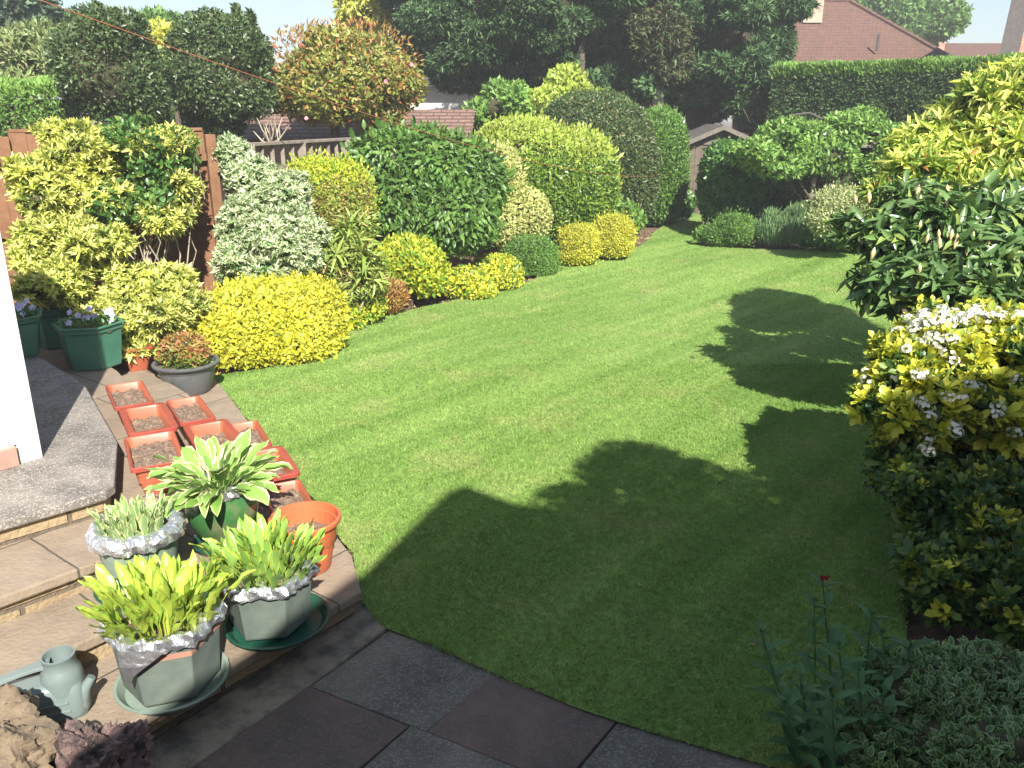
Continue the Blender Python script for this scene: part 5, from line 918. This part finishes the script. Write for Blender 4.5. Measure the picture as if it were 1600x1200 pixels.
rhr = shrub('rhododendron', 'dark leathery-leaved rhododendron with cream pointed buds on the right', rp, ['rhodo'], dense=.55, r0=.03, per=3, layers=[dict(cover=3.0, ln=.135, wr=.34, lump=.15, depth=.3, up=.35, out=.8, gap=-.8, cap=2600, mode='whorl', whorl=9, spread=92, thmin=.55, tpl=T7, vary=.15), dict(lobes=rp, cover=.9, ln=.12, wr=.34, depth=.7, lump=.1, cap=2600, tpl=T7, up=-.3)])
bmb = MB(); bmb.lathe([(.004, -.03), (.012, -.012), (.019, .012), (.017, .035), (.009, .055), (.002, .07)], 12); b0_ = bmb.build('flower_bud', M['bud'], rhr, True); first = True
for px, py, Y in ((1337, 314, 7.5), (1358, 311, 7.6), (1394, 303, 7.7), (1424, 316, 7.5), (1437, 308, 7.6), (1433, 294, 7.8), (1469, 295, 7.8), (1480, 291, 7.8), (1479, 314, 7.5), (1437, 346, 7.2), (1448, 367, 7.1), (1467, 360, 7.15), (1486, 362, 7.1), (1496, 368, 7.05), (1519, 364, 7.1), (1545, 370, 7.0), (1468, 375, 7.0), (1492, 376, 7.0), (1363, 399, 7.3), (1347, 371, 7.4), (1446, 487, 6.6), (1510, 388, 6.9), (1437, 414, 6.8)):
    o = b0_ if first else b0_.copy()
    if not first: COL.objects.link(o); o.parent = rhr
    first = False; c = hit(px, py + 8, rp, 4.2, 8, 1.1) or P(px, py, Y * .77); o.location = c - rhr.location; o.rotation_euler = (random.uniform(-.2, .2), random.uniform(-.2, .2), 0); s = random.uniform(.85, 1.2) * (Y / 6.4) * .6; o.scale = (s, s, s)
cp = [LB(1408, 560, 4.51, 48, 36, .34), LB(1465, 532, 4.65, 66, 46, .45), LB(1540, 520, 4.65, 66, 46, .45), LB(1610, 525, 4.56, 60, 52, .45), LB(1392, 640, 4.28, 46, 54, .38), LB(1450, 630, 4.28, 76, 70, .42), LB(1550, 640, 4.23, 90, 80, .42), LB(1650, 660, 4.28, 70, 90, .45), LB(1420, 730, 4.09, 70, 60, .38), LB(1520, 760, 4.00, 90, 76, .4), LB(1620, 790, 4.17, 80, 80, .4), LB(1480, 820, 3.88, 62, 50, .3), LB(1570, 840, 3.73, 70, 60, .3), LB(1455, 880, 3.51, 54, 44, .25), LB(1540, 900, 3.40, 70, 48, .25), LB(1640, 900, 3.30, 80, 60, .28), LB(1600, 950, 3.15, 70, 34, .2), LB(1470, 935, 3.35, 56, 26, .16), LB(1505, 790, 3.75, 62, 50, .22), LB(1440, 820, 3.8, 40, 44, .2), LB(1560, 850, 3.45, 50, 40, .2), LB(1560, 955, 3.3, 60, 26, .16)]
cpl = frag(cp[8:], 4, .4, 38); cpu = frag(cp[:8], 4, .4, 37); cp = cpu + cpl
chs = shrub('choisya', 'large golden shrub with white flower clusters, sunlit on top and shaded below, right foreground', cp, ['choisya', 'choisyadk'], dense=.66, per=0, layers=[dict(lobes=cpu, cover=3.6, ln=.056, wr=.44, lump=.16, depth=.2, up=.6, out=.75, innermi=1, gap=-.7, cap=9000, mode='whorl', whorl=10, spread=55, tpl=TOB), dict(lobes=cpl, cover=2.6, ln=.056, wr=.44, lump=.16, depth=.25, up=.5, out=.75, mi=1, gap=-.6, cap=6000, mode='whorl', whorl=9, spread=60, tpl=TOB), dict(lobes=cpl, cover=1.0, ln=.055, wr=.44, depth=.1, up=.6, gap=-.1, mode='whorl', whorl=9, spread=55, tpl=TOB, cap=900), dict(lobes=cp, cover=1.6, ln=.06, wr=.42, depth=.4, mi=1, lump=.1, cap=16000, tpl=TOB)])  # lower lobes use the darker leaf: shade put into colour over greener growth
t = MB(); q = G(1555, 1000, 0); t.tube([(q.x, q.y + .08, -.05), (q.x - .03, q.y + .16, .16), (q.x + .02, q.y + .5, .4), (q.x + .15, q.y + 1.0, .6)], [.026, .022, .018, .012], 8); [t.tube([(q.x, q.y + .4, .3), (q.x + random.uniform(-.1, .3), q.y + .8, .45), (q.x + random.uniform(-.15, .6), q.y + random.uniform(1, 1.3), random.uniform(.6, .8))], [.014, .01, .005], 5) for _ in range(5)]; t.build('stem', M['bark'], chs, True, True)
def cluster(root, c, r, n=16, s=.013):
    a2 = Leaves()
    for _ in range(n):
        u = Vector((random.gauss(0, 1), random.gauss(-.4, 1), random.gauss(.5, 1))).normalized(); petalflower(a2, (c[0] + u.x * r, c[1] + u.y * r, c[2] + u.z * r * .6), tuple(u), s)
    a2.build('flower_cluster', [M['petalwhite']], root)
ctop = [(1390, 500), (1420, 492), (1445, 488), (1470, 478), (1490, 483), (1500, 490), (1520, 478), (1545, 474), (1570, 472), (1450, 500), (1480, 500), (1510, 498), (1535, 492), (1560, 490), (1590, 486), (1430, 510), (1405, 512), (1368, 520), (1458, 520), (1440, 530), (1467, 530), (1485, 524)]
clow = [(1345, 565), (1355, 578), (1375, 572), (1432, 585), (1446, 586), (1480, 552), (1488, 562), (1475, 575), (1500, 572), (1418, 545), (1400, 590), (1437, 625), (1448, 635), (1480, 620), (1500, 620), (1515, 600), (1528, 605), (1452, 650), (1450, 685), (1452, 705), (1446, 700), (1490, 665), (1493, 675), (1560, 635), (1556, 648), (1585, 675), (1590, 592), (1355, 593)]
ctop += [(1400 + i * 17 + random.randint(-6, 6), 488 - i * 1.3 + j * 13 + random.randint(-4, 4)) for i in range(12) for j in range(2)]
for px, py in ctop:
    c = hit(px, py + 6, cp, 3, 7, 1.04)
    if c: cluster(chs, c, .045, 24, .0145)
for px, py in clow:
    c = hit(px, py, cp, 3, 7, 1.12)
    if c: cluster(chs, c, .036, 13, .013)
# variegated groundcover, two-toned leaves: cream leaf with a green centre lying on it
ep = [LB(1450, 1100, 2.6, 120, 70, .3), LB(1560, 1090, 2.75, 120, 80, .35), LB(1380, 1150, 2.45, 80, 60, .25), LB(1500, 1180, 2.35, 130, 80, .3), LB(1650, 1130, 2.6, 110, 110, .35), LB(1600, 1230, 2.2, 140, 90, .3)]
er = thing('euonymus_bush', 'low cream-edged variegated bush in the bottom right corner', 'shrub', (ep[0][0], ep[0][1], 0)); acc = Leaves()
p_, q_, tt = sample(frag(ep, 4, .4, 50), 30000, .18, .25, 4, -.8, -.1); k = len(p_); d_ = nrm(q_ * .5 + nrm(rng.normal(size=(k, 3))) * .7 + np.array((0, 0, .35))); nh = nrm(q_ + nrm(rng.normal(size=(k, 3))) * .5 + np.array((0, -.2, .4))); L_ = .034 * rng.uniform(.6, 1.35, k)
acc.add(T7, p_, d_, nh, L_, L_ * .62, 0)
x_ = nrm(np.cross(d_, nh)); zz_ = np.cross(x_, d_); acc.add(T7, p_ + zz_ * .0012 + d_ * (L_ * .08)[:, None], d_, nh, L_ * .80, L_ * .40, 1)
acc.build('foliage', [LM['euoedge'], LM['euocentre']], er); t = MB(); core(t, ep, .7); t.build('inner_twigs', M['twig'], er, True, True)
t = MB(); limbs(t, (ep[0][0], ep[0][1] + .1, -.1), ep, .008, 3, 5); t.build('branches', M['bark'], er, True, True)
# tall grey-green perennial
vr = thing('valerian', 'tall grey-green perennial with opposite leaves and a red flower, bottom right', 'plant', (1.0, 2.35, -.05)); acc = Leaves(); t = MB()
for (px, py), (bx, by), Y in (((1285, 905), (1300, 1190), 2.75), ((1190, 990), (1255, 1160), 2.65), ((1272, 940), (1290, 1180), 2.7), ((1362, 960), (1350, 1180), 2.7), ((1378, 990), (1400, 1180), 2.65), ((1310, 1010), (1330, 1200), 2.55), ((1250, 1060), (1280, 1200), 2.5), ((1420, 1010), (1420, 1180), 2.7), ((1340, 1050), (1360, 1220), 2.45), ((1225, 1100), (1260, 1220), 2.45), ((1300, 1090), (1310, 1240), 2.35), ((1380, 1080), (1380, 1240), 2.4)):
    e_ = P(px, py, Y); s_ = P(bx, by, Y - .1); s_.z = min(s_.z, 0); m_ = s_.lerp(e_, .5) + Vector((random.uniform(-.02, .02), random.uniform(-.03, .03), 0)); t.tube([s_, m_, e_], [.0055, .0045, .003], 6); nn = 9
    for i in range(nn):
        f = (i + .6) / nn; c = (s_.lerp(m_, f * 2) if f < .5 else m_.lerp(e_, f * 2 - 1)); az = i * 1.57 + bx; L_ = .15 * (1 - .45 * f) * random.uniform(.8, 1.2)
        for s in (0, math.pi): acc.add(T7, np.array(c)[None], np.array([(math.cos(az + s), math.sin(az + s), .35 + .5 * f)]), np.array([(0, 0, 1.)]), L_, L_ * .38, 0)
    for _ in range(7): acc.add(T4, np.array(e_)[None], nrm(np.array([(random.gauss(0, .4), random.gauss(0, .4), 1)])), np.array([(1., 0, 0)]), .028, .008, 0)
t.build('stem', LM['centr'], vr, True, True); acc.build('foliage', [LM['centr']], vr)
a2 = Leaves(); c = P(1289, 903, 2.74); [petalflower(a2, (c.x + random.uniform(-.014, .014), c.y, c.z + random.uniform(-.012, .012)), (0, -1, .5), .008) for _ in range(10)]; a2.build('flower', [M['redflower']], vr)
# washing line
A_ = Vector((-2.45, 2.0, 3.0)); E_ = Vector((3.86, 19, 1.05)); t = MB(); pts = []
for i in range(61):
    f = i / 60; p = A_.lerp(E_, f); p.z -= .42 * 4 * f * (1 - f); pts.append(p)
t.tube(pts, .0022, 5); o = t.build('washing_line', M['cord'], None, True); tag(o, 'thin orange washing line sagging across the garden to the shed', 'washing line')
# litter on the bed and small bits on the lawn
fl_ = Leaves(); n = 2600; y = rng.uniform(7, 17, n); lo = edge(LEFT, y); x = lo - rng.random(n) * .7; fl_.add(T4, np.stack([x, y, gh(x, y) - .02], 1), nrm(rng.normal(size=(n, 3)) * np.array((1, 1, .15))), np.tile((0, 0, 1.), (n, 1)) + rng.normal(size=(n, 3)) * .3, .045, .022, 0)
n = 70; y = rng.uniform(3, 13, n); x = edge(LEFT, y) + rng.random(n) * (edge(RIGHT, y) - edge(LEFT, y)); fl_.add(T4, np.stack([x, y, gh(x, y) + .015], 1), nrm(rng.normal(size=(n, 3)) * np.array((1, 1, .1))), np.tile((0, 0, 1.), (n, 1)) + rng.normal(size=(n, 3)) * .3, .03, .014, 0)
tag(fl_.build('leaf_litter', [leafmat('dry_leaf', (.30, .19, .11), (.42, .30, .2), trans=.05)], None, False), 'dry brown leaf litter scattered on the border soil and a little on the lawn', 'leaf litter', kind='stuff')
# soft summer haze in the garden air
hm, ht = newmat('haze'); pv = N(ht, 'ShaderNodeVolumePrincipled'); pv.inputs['Color'].default_value = (.93, .95, .97, 1); pv.inputs['Density'].default_value = .0038; pv.inputs['Anisotropy'].default_value = .2
ho = N(ht, 'ShaderNodeOutputMaterial'); ht.links.new(pv.outputs[0], ho.inputs['Volume'])
t = MB(); t.box((0, 24, 6.0), (600, 620, 18)); tag(t.build('haze', hm), 'thin bright summer haze over the whole garden', 'haze', kind='stuff')
